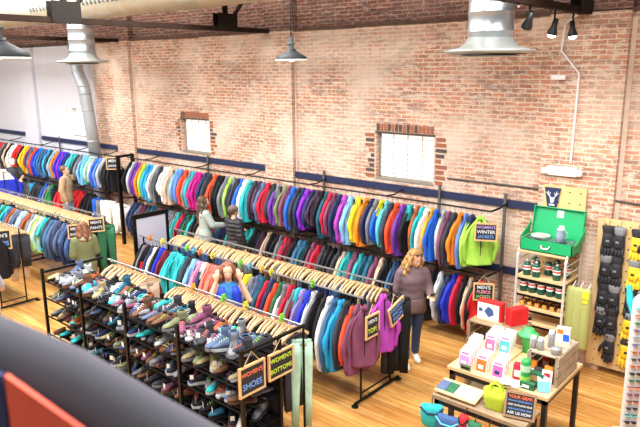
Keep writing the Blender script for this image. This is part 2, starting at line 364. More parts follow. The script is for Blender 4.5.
for s in (-1, 1): link('lamp_head', MB().lathe((s*.23, -.02, 0), [(0, -.05), (.05, -.04), (.055, .02), (0, .04)], 12), WHP, e)
one('wall_box', MB().box(-3.39, -3.2, D-.14, D-.1, 4.02, 4.08), WHP, 'small white box high on the right brick pilaster', 'box')

# ------------------------------------------------------------------ garments
def wob(seed, amp):
    rr = random.Random(seed); K = [(rr.uniform(14, 44), rr.uniform(2, 14), rr.uniform(0, 6.3), rr.uniform(.4, 1)) for _ in range(6)]
    return lambda y, z: amp*sum(a*sin(ky*y+kz*z+p) for ky, kz, p, a in K)/2.2
def ringxy(z, wy, tx, n=20, fn=None, y0=0, x0=0, p=.8):
    out = []
    for k in range(n):
        a = 2*pi*k/n; cx = math.copysign(abs(cos(a))**p, cos(a)); sy = math.copysign(abs(sin(a))**p, sin(a))
        y = y0+wy*cx; x = x0+tx*sy
        if fn: x += fn(y, z)*(1 if sy > 0 else -.6); y += fn(x*3+2, z*1.3)*.6
        out.append((x, y, z))
    return out
def torso_mesh(seed, L, flare=.02, wide=.21, slope=.05):
    fn = wob(seed, .018); b = MB(); prof = [(-.085, .045, .026), (-.105, .07, .034), (-.15, .115, .042), (-.205, .16, .047), (-.265, wide-.02, .05), (-.33, wide-.005, .052)]
    zs = [-.39, -.46, -.54, -.62, -L+.02, -L]
    for i, z in enumerate(zs):
        if z > -L-.001: prof.append((z, wide+flare*i/6, .06+.006*i))
    prof = [p for p in prof if p[0] >= -L]; rings = [ringxy(z, wy, tx, 22, fn) for z, wy, tx in prof]
    b.loft(rings); n = 22*(len(rings)-1)
    for i in range(len(b.m)):
        if i < 22*4: b.m[i] = 1           # yoke panel
    return b.mesh('body', True)
def sleeve_mesh(seed, s, L, short=False):
    rr = random.Random(seed*7+s); b = MB(); fx = rr.uniform(-.03, .03)
    if short: pts = [(0, s*.12, -.17), (0, s*.18, -.235), (fx*.3, s*.23, -.31), (fx*.3, s*.25, -.37)]; R = [.055, .058, .058, .056]
    else:
        pts = [(0, s*.12, -.165), (0, s*.175, -.225), (fx*.3, s*.235, -.32), (fx, s*.268, -.41), (fx, s*.275, -.49), (fx*.6, s*.25, -.56), (fx*.3, s*.235, -L+.05), (fx*.3, s*.232, -L+.01)]
        R = [.052, .058, .056, .054, .05, .047, .042, .036]
    rings = []
    for i, (p, r) in enumerate(zip(pts, R)):
        k = 12; w_ = r*(.86+.13*sin(seed*3+i*2.3))
        tilt = 0 if i > 2 else .6
        rings.append([(p[0]+.046/.052*w_*sin(2*pi*j/k), p[1]+s*w_*cos(2*pi*j/k)*(1-.3*tilt), p[2]+tilt*w_*cos(2*pi*j/k)*-.9) for j in range(k)])
    b.loft(rings); return b.mesh('sleeve', True)
def collar_mesh():
    b = MB(); rings = [ringxy(z, a, t, 16) for z, a, t in ((-.12, .085, .036), (-.09, .062, .036), (-.06, .055, .034), (-.065, .042, .024), (-.1, .04, .02))]
    return b.loft(rings).mesh('collar', True)
def hood_mesh():
    b = MB(); rings = []
    for z, a, t, y in ((-.2, .14, .04, 0), (-.15, .11, .05, .0), (-.1, .075, .046, .0), (-.068, .045, .034, .0), (-.06, .015, .015, .0)): rings.append(ringxy(z, a, t, 16, wob(5, .01), y, -.01))
    return b.loft(rings).mesh('hood', True)
def hanger_mesh(wood=False):
    b = MB(); dz = 0 if wood else -.075
    hook = [(0, -.016, -.012), (0, -.014, .0), (0, 0, .01), (0, .014, .002), (0, .016, -.014), (0, .004, -.03), (0, 0, -.045), (0, 0, -.075)]
    b.k = 1; b.tube(hook, .0028, 5); b.k = 0
    pts = [(-.19, -.16+dz), (-.12, -.105+dz*.55), (0, -.068), (.12, -.105+dz*.55), (.19, -.16+dz)] if not wood else [(-.205, -.16), (-.12, -.105), (0, -.068), (.12, -.105), (.205, -.16)]
    t = .014 if wood else .005; h = .03 if wood else .014
    b.prism([(y, z+h*.5) for y, z in pts]+[(y, z-h*.7) for y, z in pts[::-1]], -t, t, 'yz')
    if wood: b.box(-t*.6, t*.6, -.2, .2, -.18, -.168)
    return b.mesh('hanger')
def zip_mesh(L):
    b = MB(); fn = None
    return b.box(.045, .073, -.006, .006, -L+.02, -.1).mesh('zipper')
HANG = hanger_mesh(); HANGW = hanger_mesh(True); COLLAR = collar_mesh(); HOOD = hood_mesh()
TORSO = {L: [torso_mesh(s, L) for s in range(4)] for L in (.62, .72, .86)}
SLEEVE = {(L, s): [sleeve_mesh(q, s, L) for q in range(4)] for L in (.62, .70) for s in (-1, 1)}
SHORT = {s: sleeve_mesh(3, s, .3, True) for s in (-1, 1)}
def leg_mesh(seed, s, L=1.0):
    b = MB(); fn = wob(seed, .008)
    rings = [ringxy(z, a, t, 14, fn, s*y0) for z, a, t, y0 in ((-.16, .1, .022, .085), (-.3, .098, .03, .09), (-.5, .085, .03, .095), (-.75, .07, .028, .1), (-L, .062, .028, .105))]
    return b.loft(rings).mesh('leg', True)
LEG = {(L, s): [leg_mesh(q, s, L) for q in range(2)] for L in (.72, 1.02) for s in (-1, 1)}
WAIST = MB().loft([ringxy(z, .17, .022, 16) for z in (-.13, -.145, -.165, -.19)]).mesh('waistband', True)
SIZE = {}
def garment(kind, color, loc, rz, lab, cat, group, sx=1, seed=0, accent=None, wood=False, sz=None):
    t = thing(kind, lab, cat, loc, rz, group); t.scale = (sx, 1 if wood else .9, sz or 1.1+.14*((seed*37) % 10)/10)
    c = fab(color); a = fab(accent or color)
    link('hanger', HANGW if wood else HANG, [WOODH if wood else BLKP, CHR if wood else BLK], t)
    q = seed % 4
    if kind == 'trousers':
        L = .72 if seed % 3 == 0 else 1.02
        if loc[2] < 1.25: L = .72
        link('waistband', WAIST, c, t)
        for s in (-1, 1): link('leg', LEG[(L, s)][seed % 2], c, t)
        return t
    L = {'t_shirt': .62, 'vest': .62, 'shirt': .72, 'jacket': .72, 'hooded_jacket': .72, 'long_coat': .86}[kind]
    if seed % 5 == 0 and kind in ('jacket', 'shirt'): L = .62
    link('body', TORSO[L][q], [c, a], t)
    if kind == 't_shirt':
        for s in (-1, 1): link('sleeve', SHORT[s], c, t)
    elif kind != 'vest':
        for s in (-1, 1): link('sleeve', SLEEVE[(.62 if L < .7 else .70, s)][q], c if seed % 7 else a, t)
    if kind in ('hooded_jacket', 'long_coat'): link('hood', HOOD, a, t)
    elif kind in ('jacket', 'vest'): link('collar', COLLAR, a, t)
    if kind in ('jacket', 'hooded_jacket', 'vest', 'long_coat'): link('zipper', SIZE.setdefault(L, zip_mesh(L)), fab('black' if color != 'black' else 'charcoal'), t)
    return t
NAMES = {'jacket': 'jacket', 'hooded_jacket': 'hooded jacket', 'vest': 'vest', 't_shirt': 'T-shirt', 'shirt': 'long-sleeved top', 'trousers': 'trousers', 'long_coat': 'long coat'}
CATS = {'jacket': 'jacket', 'hooded_jacket': 'jacket', 'vest': 'vest', 't_shirt': 't-shirt', 'shirt': 'shirt', 'trousers': 'trousers', 'long_coat': 'coat'}
def row(items, Y, Z, kinds, where, group, wood=False, face=-8, accents=0, maxsx=1.0, zs=1.0):
    """items (colour, x) left to right; a label names the neighbours' colours, or counts the same colour from the right end"""
    n = len(items); rr = random.Random(len(where)*31+n); K = [kinds(x, rr) if callable(kinds) else rr.choice(kinds) for c, x in items]
    C0 = [c for c, x in items]; A = []
    for i in range(n):
        l = C0[i-1] if i else None; r = C0[i+1] if i < n-1 else None
        if l and r: A.append('%s %s between %s and %s on %s' % (C0[i], NAMES[K[i]], l, r, where) if l != r else '%s %s between two %s ones on %s' % (C0[i], NAMES[K[i]], l, where))
        elif l: A.append('%s %s at the right end of %s' % (C0[i], NAMES[K[i]], where))
        else: A.append('%s %s at the left end of %s' % (C0[i], NAMES[K[i]], where))
    for i, (c, x) in enumerate(items):
        k = K[i]; acc = None
        if ' and ' in c: c0, acc = c.split(' and ')
        else:
            c0 = c
            if rr.random() < accents: acc = rr.choice(['black', 'charcoal', 'grey', 'navy', 'white', 'teal'])
        sp = min(x-items[i-1][1] if i else .15, items[i+1][1]-x if i < n-1 else .15)
        lab = A[i]; same = [j for j in range(i, n) if C0[j] == c]
        key = [q for q in range(n) if C0[q] == c and {C0[q-1] if q else None, C0[q+1] if q < n-1 else None} == {C0[i-1] if i else None, C0[i+1] if i < n-1 else None}]
        if len(key) > 1 or len(lab.split()) > 16:
            m_ = len(same); lab = '%s %s, %s %s one from right on %s' % (c, NAMES[k], ordi(m_), c, where) if m_ > 1 else '%s %s, the rightmost %s one on %s' % (c, NAMES[k], c, where)
            if len(lab.split()) > 16: lab = lab.replace(' one from', ' from')
        garment(k, c0, (x, Y+rr.uniform(-.015, .015), Z), rad(face+rr.uniform(-9, 9)), lab, CATS[k], group, max(.45, min(maxsx, sp/.138)), q_ := rr.randrange(99), acc, wood, zs*(1.08+.16*((q_*37) % 10)/10) if not wood else 1)
def fill(items, gap, dark=('black', 'charcoal', 'navy')):
    out = []; rr = random.Random(3)
    for i, (c, x) in enumerate(items):
        if i:
            px_ = items[i-1][1]; k = int((x-px_)/gap)
            for j in range(1, k): out.append((rr.choice(dark), round(px_+(x-px_)*j/k, 3)))
        out.append((c, x))
    return out
def spread(cols, x0, x1, step, seed=1, jit=.25):
    rr = random.Random(seed); n = int((x1-x0)/step); out = []; c = None
    for i in range(n):
        if c is None or rr.random() > .22:
            c2 = rr.choice(cols)
            c = c2
        out.append((c, x0+(i+.5)*step+rr.uniform(-jit, jit)*step))
    return out
UP = [('black', -13.3), ('light grey', -13.17), ('purple', -13.03), ('purple', -12.92), ('orange', -12.81), ('lime', -12.69), ('sky blue', -12.55), ('sky blue', -12.44), ('white', -12.3), ('grey', -12.18), ('charcoal', -12.07), ('white', -11.92), ('white', -11.8), ('beige', -11.66), ('light blue', -11.47), ('cornflower', -11.35), ('orange red', -11.19), ('grey', -11.04), ('teal', -10.91), ('magenta', -10.79), ('magenta', -10.67), ('navy', -10.52), ('charcoal', -10.38), ('orange red', -10.21), ('black', -10.07), ('black', -9.95), ('grey', -9.83), ('lime', -9.71), ('charcoal', -9.6), ('charcoal', -9.49), ('blue', -9.38), ('white', -9.26), ('teal', -9.12), ('dark plum', -8.99), ('dark plum', -8.87), ('slate blue', -8.74), ('crimson', -8.62), ('charcoal', -8.48), ('purple', -8.35), ('olive', -8.17), ('plum', -8.06), ('blue', -7.95), ('charcoal', -7.83), ('navy', -7.72), ('violet', -7.6), ('navy', -7.47), ('dark plum', -7.36), ('black', -7.25), ('deep teal', -7.15), ('crimson', -7.05), ('plum', -6.95), ('navy', -6.85), ('orchid', -6.73), ('light blue', -6.59), ('yellow', -6.43), ('orange', -6.29), ('navy', -6.16), ('grey', -6.06), ('blue and yellow', -5.97), ('aqua', -5.86), ('charcoal', -5.75), ('orange red', -5.64), ('purple', -5.53), ('black and teal', -5.41), ('rust', -5.26), ('teal', -5.17), ('white', -5.08), ('amber', -4.99), ('blue', -4.91), ('light grey', -4.79), ('plum', -4.7), ('charcoal', -4.6), ('orange', -4.5), ('cornflower', -4.41), ('lime', -4.31)]
row(UP, 8.45, 2.12, ['jacket', 'jacket', 'hooded_jacket'], 'upper rail under the windows', 'jackets on the upper rail under the windows', accents=.12, zs=1.04)
MUT = ['charcoal', 'black', 'navy', 'maroon', 'crimson', 'deep teal', 'grey', 'slate blue', 'plum', 'teal', 'forest green', 'beige', 'dark plum', 'black', 'steel blue', 'black', 'navy', 'charcoal', 'charcoal', 'navy']
garment('jacket', 'lime', (-4.16, 8.42, 2.12), rad(-50), 'wide lime green jacket turned outwards behind the top wall sign', 'jacket', None, 1, 3)
LOW = spread(MUT, -13.3, -5.2, .118, 5) + [('charcoal', -5.05), ('black', -4.93), ('light grey', -4.78), ('navy', -4.66), ('royal blue', -4.56), ('crimson', -4.46), ('black', -4.37), ('beige', -4.29), ('black', -4.2)]
garment('hooded_jacket', 'red', (-4.1, 8.42, 1.13), rad(-40), 'red jacket turned outwards at the right end of the lower rail', 'jacket', None, 1, 3, sz=1.25)
row(LOW, 8.45, 1.13, ['jacket', 'hooded_jacket', 'shirt'], 'lower rail under the windows', 'garments on the lower rail under the windows')
A1 = ['maroon', 'maroon', 'crimson', 'white', 'charcoal', 'red', 'grey', 'charcoal', 'beige', 'black', 'white', 'white', 'red', 'red', 'black', 'yellow', 'amber', 'plum', 'slate blue', 'orange red', 'royal blue', 'blue', 'steel blue', 'denim blue', 'sky blue', 'charcoal', 'light blue', 'orange', 'royal blue', 'violet', 'royal blue', 'navy', 'aqua', 'teal', 'charcoal', 'grey', 'light blue', 'aqua', 'mint', 'light grey', 'blue', 'cornflower', 'light grey', 'charcoal', 'black', 'black']
x0, x1 = -21.2, -14.0
row([(c, x0+(x1-x0)*i/(len(A1)-1)) for i, c in enumerate(A1)], 8.45, 2.1, ['jacket', 'shirt', 'hooded_jacket'], 'upper rail by white wall', 'jackets on the upper rail by the white wall')
A2 = spread(['black', 'charcoal', 'navy', 'grey', 'charcoal', 'deep teal', 'slate blue', 'sky blue', 'blue', 'red', 'green'], -21, -15.0, .16, 9)
row(A2, 8.45, 1.1, ['jacket', 'trousers', 'shirt'], 'lower rail by white wall', 'garments on the lower rail by the white wall')
for i, (x, c) in enumerate(((-14.9, 'blue'), (-14.72, 'grey'), (-14.5, 'white'), (-14.3, 'white'), (-13.95, 'white'), (-13.7, 'white'))):
    garment('trousers', c, (x, 8.4, 1.1), rad(-40 if c == 'white' else -10), '%s trousers hanging low, %s from the right at the black rack post' % (c, ordi(6-i)), 'trousers', 'trousers low at the black rack post', 1, i)

# wall rails
def wall_rail(x0, x1, z, lab, brackets):
    t = thing('garment_rail', lab, 'clothes rail', (0, 8.45, z))
    link('bar', MB().tube([(x0, 0, 0), (x1, 0, 0)], .015, 8), BLK, t)
    for x in brackets: link('bracket', MB().tube([(x, 0, 0), (x+.08, .15, .01), (x+.08, .4, .06)], .013, 6), BLK, t)
    link('end_arm', MB().tube([(x1, 0, 0), (x1+.06, .14, .03), (x1+.06, .41, .06)], .016, 6), BLK, t)
wall_rail(-13.45, -4.02, 2.135, 'black pipe rail holding the upper row under the windows', (-12.8, -10.9, -9.3, -7.6, -5.9))
wall_rail(-13.45, -4.02, 1.145, 'black pipe rail holding the lower row under the windows', (-12.8, -10.9, -9.3, -7.6, -5.9))
wall_rail(-22, -13.85, 2.115, 'black pipe rail holding the upper row by the white wall', (-20, -18, -16, -14.6))
wall_rail(-22, -13.6, 1.115, 'black pipe rail holding the lower row by the white wall', (-20, -18, -16, -14.6))
for i, (x, lab) in enumerate(((-3.98, 'thin dark upright post right of the lime jacket'), (-13.55, 'black upright rack post between the two wall rows'), (-7.55, 'upright wall standard left of the large window'), (-5.1, 'upright wall standard right of the large window'), (-10.9, 'upright wall standard below the small window'), (-17.5, 'upright wall standard below the white wall window'))):
    if i == 1: one('rack_post', MB().box(x-.03, x+.03, 8.2, 8.28, 0, 2.2).box(x-.03, x+.03, 8.6, 8.68, 0, 2.2).box(x-.03, x+.03, 8.28, 8.6, 2.14, 2.2), BLK, lab, 'post')
    else: one('wall_standard', MB().box(x-.02, x+.02, D-.08, D-.046, .2, 2.35), mat('standard_grey', '6c6a66', .5, metal=.4), lab, 'post')

# text
def text(s, size, m, parent, M, name='lettering', align='CENTER', ext=.0012):
    cu = bpy.data.curves.new('t', 'FONT'); cu.body = s; cu.size = size; cu.extrude = ext; cu.align_x = align; cu.align_y = 'CENTER'; cu.space_line = .85; cu.offset = size*.012
    o = bpy.data.objects.new('t', cu); COL.objects.link(o); dg = bpy.context.evaluated_depsgraph_get()
    me = bpy.data.meshes.new_from_object(o.evaluated_get(dg)); bpy.data.objects.remove(o)
    me.transform(M); me.materials.clear(); return link(name, me, m, parent)
MX = Matrix(((0, 0, 1, 0), (1, 0, 0, 0), (0, 1, 0, 0), (0, 0, 0, 1)))      # text facing +X, reading along +Y
MY = Matrix(((1, 0, 0, 0), (0, 0, -1, 0), (0, 1, 0, 0), (0, 0, 0, 1)))     # text facing -Y, reading along +X
CH = {k: mat('chalk_'+k, v, .9) for k, v in dict(orange='f0724a', blue='6fa0ea', lime='c6e23a', white='dfe6ee', purple='b49ae0', green='9ad07a', pink='f0a0b4').items()}
def sign(loc, w, h, lines, lab, rz=0, hang=True, tilt=0, frame=None):
    """chalkboard facing +X locally, origin at its centre"""
    t = thing('chalk_sign', lab, 'sign', loc, rz, 'chalkboard signs'); t.rotation_euler = (tilt, 0, rz); fw = .022
    link('frame', MB().box(-.012, .012, -w/2, w/2, h/2-fw, h/2).box(-.012, .012, -w/2, w/2, -h/2, -h/2+fw).box(-.012, .012, -w/2, -w/2+fw, -h/2+fw, h/2-fw).box(-.012, .012, w/2-fw, w/2, -h/2+fw, h/2-fw), frame or FRM, t)
    link('board', MB().box(-.006, .004, -w/2+fw, w/2-fw, -h/2+fw, h/2-fw), CHK, t)
    n = len(lines)
    for i, (s, c) in enumerate(lines):
        z = (h-2*fw)*(.5-(i+.5)/n)*.92; size = min((h-2*fw)/n*.95, (w-2*fw)/max(len(s), 1)*1.45)
        text(s, size, CH[c], t, Matrix.Translation((.005, 0, z)) @ MX)
    if hang: link('cord', MB().tube([(0, -w*.3, h/2), (0, 0, h/2+.13), (0, w*.3, h/2)], .005, 5), mat('twine', 'c8a878', .8), t)
    return t

# ------------------------------------------------------------------ free-standing double racks
def rack(x0, x1, ys, z, lab, legs):
    t = thing('garment_rack', lab, 'clothes rack', ((x0+x1)/2, ys[0], 0)); ox = (x0+x1)/2; oy = ys[0]
    for y in ys: link('rail', MB().tube([(x0-ox, y-oy, z+.012), (x1-ox, y-oy, z+.012)], .014, 8), mat('rail_steel', '9a9c9e', .35, metal=.8), t)
    for x in legs:
        for y in ys: link('post', MB().tube([(x-ox, y-oy, .05), (x-ox, y-oy, z)], .014, 8), BLK, t)
        link('foot', MB().tube([(x-ox, -.12, .045), (x-ox, ys[-1]-oy+.2, .045)], .02, 8), BLK, t)
        for y in (-.12, ys[-1]-oy+.2): link('foot_pad', MB().lathe((x-ox, y, 0), [(0, 0), (.045, 0), (.045, .02), (.02, .03), (0, .03)], 12), BLK, t)
        link('crossbar', MB().tube([(x-ox, 0, z*.1), (x-ox, ys[-1]-oy, z*.1)], .012, 6), BLK, t)
    return t
rack(-9.2, -4.42, (5.9, 6.55), 1.42, 'long double black pipe clothes rack in the middle of the shop', (-9.1, -6.8, -4.45))
rack(-16.5, -10.95, (5.75, 6.3), 1.42, 'long double clothes rack left of the mirror', (-16.3, -13.8, -11.0))
rack(-16.5, -11.3, (4.35, 4.8), 1.42, 'clothes rack at the left edge near the bottom', (-16.3, -13.8, -11.35))
FRONT = [('black', -9.1), ('grey', -9.03), ('red', -8.94), ('navy', -8.83), ('white', -8.74), ('black', -8.65), ('royal blue', -8.56), ('maroon', -8.47), ('teal', -8.27), ('teal', -8.0), ('charcoal', -7.85), ('light blue', -7.7), ('pink', -7.57), ('navy', -7.45), ('coral', -7.34), ('coral', -7.25), ('coral', -7.16), ('maroon', -7.03), ('charcoal', -6.9), ('grey', -6.81), ('navy', -6.72), ('olive', -6.63), ('yellow', -6.51), ('grey', -6.38), ('slate blue', -6.28), ('deep teal', -6.18), ('crimson', -6.08), ('navy', -6.0), ('orange red', -5.91), ('forest green', -5.81), ('white', -5.73), ('crimson', -5.64), ('grey', -5.56), ('maroon', -5.48), ('lavender', -5.4), ('royal blue', -5.31), ('light grey', -5.22), ('black', -5.13), ('black', -5.04), ('white', -4.95), ('steel blue', -4.86), ('sky blue', -4.76), ('charcoal', -4.67), ('orange red', -4.58), ('plum', -4.5)]
def front_kind(x, rr):
    return rr.choice(['shirt', 'long_coat', 'shirt']) if x < -8.3 else 't_shirt' if x < -6.9 else rr.choice(['jacket', 'shirt', 'hooded_jacket', 'jacket'])
row(FRONT, 5.9, 1.42, front_kind, 'middle rack front rail', 'tops on the front rail of the middle rack', accents=.08, zs=1.2)
garment('shirt', 'teal', (-8.08, 5.9, 1.42), rad(-48), 'teal long-sleeved top turned outwards near the mirror', 'shirt', 'tops on the front rail of the middle rack', 1, 2)
garment('shirt', 'teal', (-8.22, 5.9, 1.42), rad(-30), 'teal long-sleeved top behind the outward turned teal one', 'shirt', 'tops on the front rail of the middle rack', .7, 3)
garment('jacket', 'plum', (-4.42, 5.9, 1.42), rad(-38), 'plum zip jacket turned outwards behind the narrow chalk sign', 'jacket', 'tops at the right end of the middle rack', 1, 1).scale.y = .75
garment('jacket', 'orchid', (-4.44, 6.35, 1.42), rad(-35), 'orchid fleece jacket between the two hanging chalk signs', 'jacket', 'tops at the right end of the middle rack', 1, 2).scale.y = .75
garment('trousers', 'black', (-4.36, 6.58, 1.42), rad(-45), 'black snow trousers at the right end of the middle rack', 'trousers', None, 1.6, 1)
garment('trousers', 'charcoal', (-4.44, 6.56, 1.42), rad(-25), 'charcoal snow trousers just behind the black pair at the rack end', 'trousers', None, 1.6, 1)
BK = spread(['black', 'charcoal', 'navy', 'black', 'grey', 'khaki', 'denim blue', 'brown'], -8.95, -4.5, .062, 21, .3)
row(BK, 6.5, 1.42, ['trousers'], 'middle rack back rail', 'trousers on wooden hangers of the middle rack', True, 4, maxsx=1)
LF = ['white', 'orange', 'grey', 'charcoal', 'white', 'coral', 'navy', 'teal', 'forest green', 'teal', 'denim blue', 'rust', 'grey', 'slate blue', 'white', 'light blue', 'rust', 'grey', 'light grey', 'lime', 'mint', 'teal', 'charcoal', 'steel blue', 'slate blue', 'navy', 'slate blue', 'denim blue', 'navy', 'denim blue']
row([(c, -15.2+4.1*i/29) for i, c in enumerate(LF)], 5.75, 1.42, ['shirt', 't_shirt', 'shirt'], 'left rack front rail', 'tops on the left rack front rail', face=-4, maxsx=1.1)
row(spread(['black', 'charcoal', 'khaki', 'beige', 'navy'], -16.0, -11.1, .075, 33), 6.25, 1.42, ['trousers'], 'left rack back rail', 'trousers on wooden hangers of the left rack', True, 4, maxsx=1)
garment('trousers', 'forest green', (-10.97, 6.3, 1.42), rad(-40), 'forest green snow trousers hanging at the left rack end', 'trousers', None, 1.8, 1)
garment('trousers', 'black', (-11.07, 6.3, 1.42), rad(-50), 'black snow trousers behind the forest green pair', 'trousers', None, 1.8, 1)
row([(c, -13.7+2.3*i/12) for i, c in enumerate(['white', 'beige', 'coral', 'white', 'grey', 'charcoal', 'black', 'black', 'charcoal', 'white', 'charcoal', 'charcoal', 'black'])], 4.4, 1.42, ['shirt'], 'bottom left rack front', 'garments on the bottom left rack')
row(spread(['black', 'charcoal', 'beige'], -13.7, -11.4, .12, 3), 4.85, 1.42, ['trousers'], 'bottom left rack back', 'trousers on the bottom left rack', True)

# signs on the racks
sign((-4.4, 4.0, 1.13), .36, .33, [("WOMEN'S", 'orange'), ('SHOES', 'blue')], "chalk sign reading women's shoes on the shoe rack end")
sign((-4.4, 4.42, 1.14), .38, .3, [("WOMEN'S", 'lime'), ('BOTTOMS', 'lime')], "chalk sign reading women's bottoms at the shoe rack end")
sign((-4.3, 5.93, 1.1), .28, .3, [("MEN'S", 'white'), ('TOPS', 'lime')], 'narrow chalk sign hung before the plum jacket', hang=True)
sign((-4.3, 6.47, 1.12), .36, .27, [("WOMEN'S", 'blue'), ('SNOW', 'blue'), ('PANTS', 'blue')], 'chalk sign with blue lettering beside the blonde woman', rad(0), tilt=rad(18))
sign((-3.97, 8.22, 1.88), .32, .27, [("WOMEN'S", 'purple'), ('WINTER', 'white'), ('JACKETS', 'blue')], 'chalk sign over the lime jacket on the brick wall', rad(-62), hang=False)
sign((-3.95, 8.2, .98), .3, .27, [("MEN'S", 'white'), ('FLEECE', 'pink'), ('JACKETS', 'green')], 'chalk sign over the red jacket on the lower rail', rad(-62))
sign((-13.68, 8.2, 2.0), .36, .3, [("MEN'S", 'white'), ('JACKETS', 'white')], 'chalk sign on the black coats at the white wall rail end', rad(-50), hang=False)
sign((-11.0, 5.7, 1.25), .3, .27, [("MEN'S", 'white'), ('SHORTS', 'white')], 'chalk sign on the denim clothes at the left rack end', rad(-25))
sign((-10.98, 6.1, 1.3), .3, .27, [("MEN'S", 'white'), ('PANTS', 'white')], 'chalk sign against the green snow trousers', rad(-25))
sign((-11.45, 4.5, 1.26), .36, .36, [("MEN'S", 'white'), ('TOPS', 'blue')], 'chalk sign on the bottom left rack', rad(-25))

# size dividers
def divider(x, y, c, lab):
    one('size_divider', MB().lathe((0, 0, 0), [(.017, -.004), (.045, -.004), (.045, .004), (.017, .004)], 18, 'x').box(-.005, .005, -.03, .03, .03, .06), mat('divider_'+c, {'lime': '7ada3a', 'blue': '58b4e0', 'orange': 'f08a3a', 'yellow': 'eede3a', 'amber': 'f0b030'}[c], .4), lab, 'size divider', (x, y, 1.432), group='round size dividers')
for i, (x, c) in enumerate(((-8.9, 'orange'), (-8.55, 'yellow'), (-7.9, 'lime'), (-7.72, 'blue'), (-7.58, 'orange'), (-7.28, 'yellow'), (-6.65, 'lime'), (-6.45, 'blue'), (-6.2, 'amber'), (-6.02, 'yellow'), (-5.25, 'lime'))):
    divider(x, 5.9, c, '%s round size divider on the middle rack, %s from the left' % (c, ordi(i+1)))
for i, (x, c) in enumerate(((-6.35, 'amber'), (-5.75, 'lime'), (-5.35, 'yellow'), (-4.75, 'lime'))):
    divider(x, 4.8, c, '%s round size divider behind the shoes, %s from the left' % (c, ordi(i+1)))

# mirror
m = thing('standing_mirror', 'black framed mirror at the left end of the middle rack', 'mirror', (-9.3, 6.2, 0))
link('frame', MB().box(-.02, .02, -.36, -.3, .1, 1.78).box(-.02, .02, .3, .36, .1, 1.78).box(-.02, .02, -.3, .3, 1.7, 1.78).box(-.02, .02, -.3, .3, .1, .18), BLK, m)
link('glass', MB().box(-.01, .012, -.3, .3, .18, 1.7), mat('mirror_pale_reflection', 'c4c8de', .35, metal=.25), m)  # reflection of the white wall painted in as a pale base colour
for y in (-.33, .33): link('foot', MB().box(-.25, .25, y-.03, y+.03, 0, .1), BLK, m)

# ------------------------------------------------------------------ shoe rack and shoes
SX0, SX1 = -8.58, -4.42; SH = [.22, .5, .78, 1.05, 1.31]
t = thing('shoe_rack', 'long black wire shoe rack filled with shoes in the foreground', 'shoe rack', ((SX0+SX1)/2, 4.2, 0)); cx = (SX0+SX1)/2
for i in range(5):
    x = SX0+(SX1-SX0)*i/4-cx
    for y in (-.32, .22): link('post', MB().box(x-.018, x+.018, y-.018, y+.018, 0, 1.47 if y < 0 else 1.44), BLK, t)
for z in SH:
    b = MB(); b.tube([(SX0-cx, -.32, z-.01), (SX1-cx, -.32, z-.01)], .012, 6); b.tube([(SX0-cx, .22, z-.01), (SX1-cx, .22, z-.01)], .012, 6)
    for k in range(5): b.box(SX0-cx, SX1-cx, -.27+k*.11, -.2+k*.11, z-.012, z-.004)
    link('shelf', b, BLK, t)
link('rail', MB().tube([(SX0-cx+.2, .6, 1.432), (SX1-cx, .6, 1.432)], .014, 8), MATS['rail_steel'], t)
for x in (SX0+.25, -6.9, SX1): link('rail_post', MB().tube([(x-cx, .6, 0), (x-cx, .6, 1.43)], .014, 6), BLK, t)
link('shade_sheet', MB().box(SX0-cx, SX1-cx, .235, .24, .1, 1.25), mat('gap_shade_black', '1a1a1c', .8), t)  # dark sheet added to stand for the shade between packed shoes
b = MB().box(SX0-cx-.02, SX0-cx+.02, -.34, .62, 1.4, 1.43); b.box(SX1-cx-.015, SX1-cx+.015, -.34, .62, 1.42, 1.45)
link('end_bar', b, BLK, t)
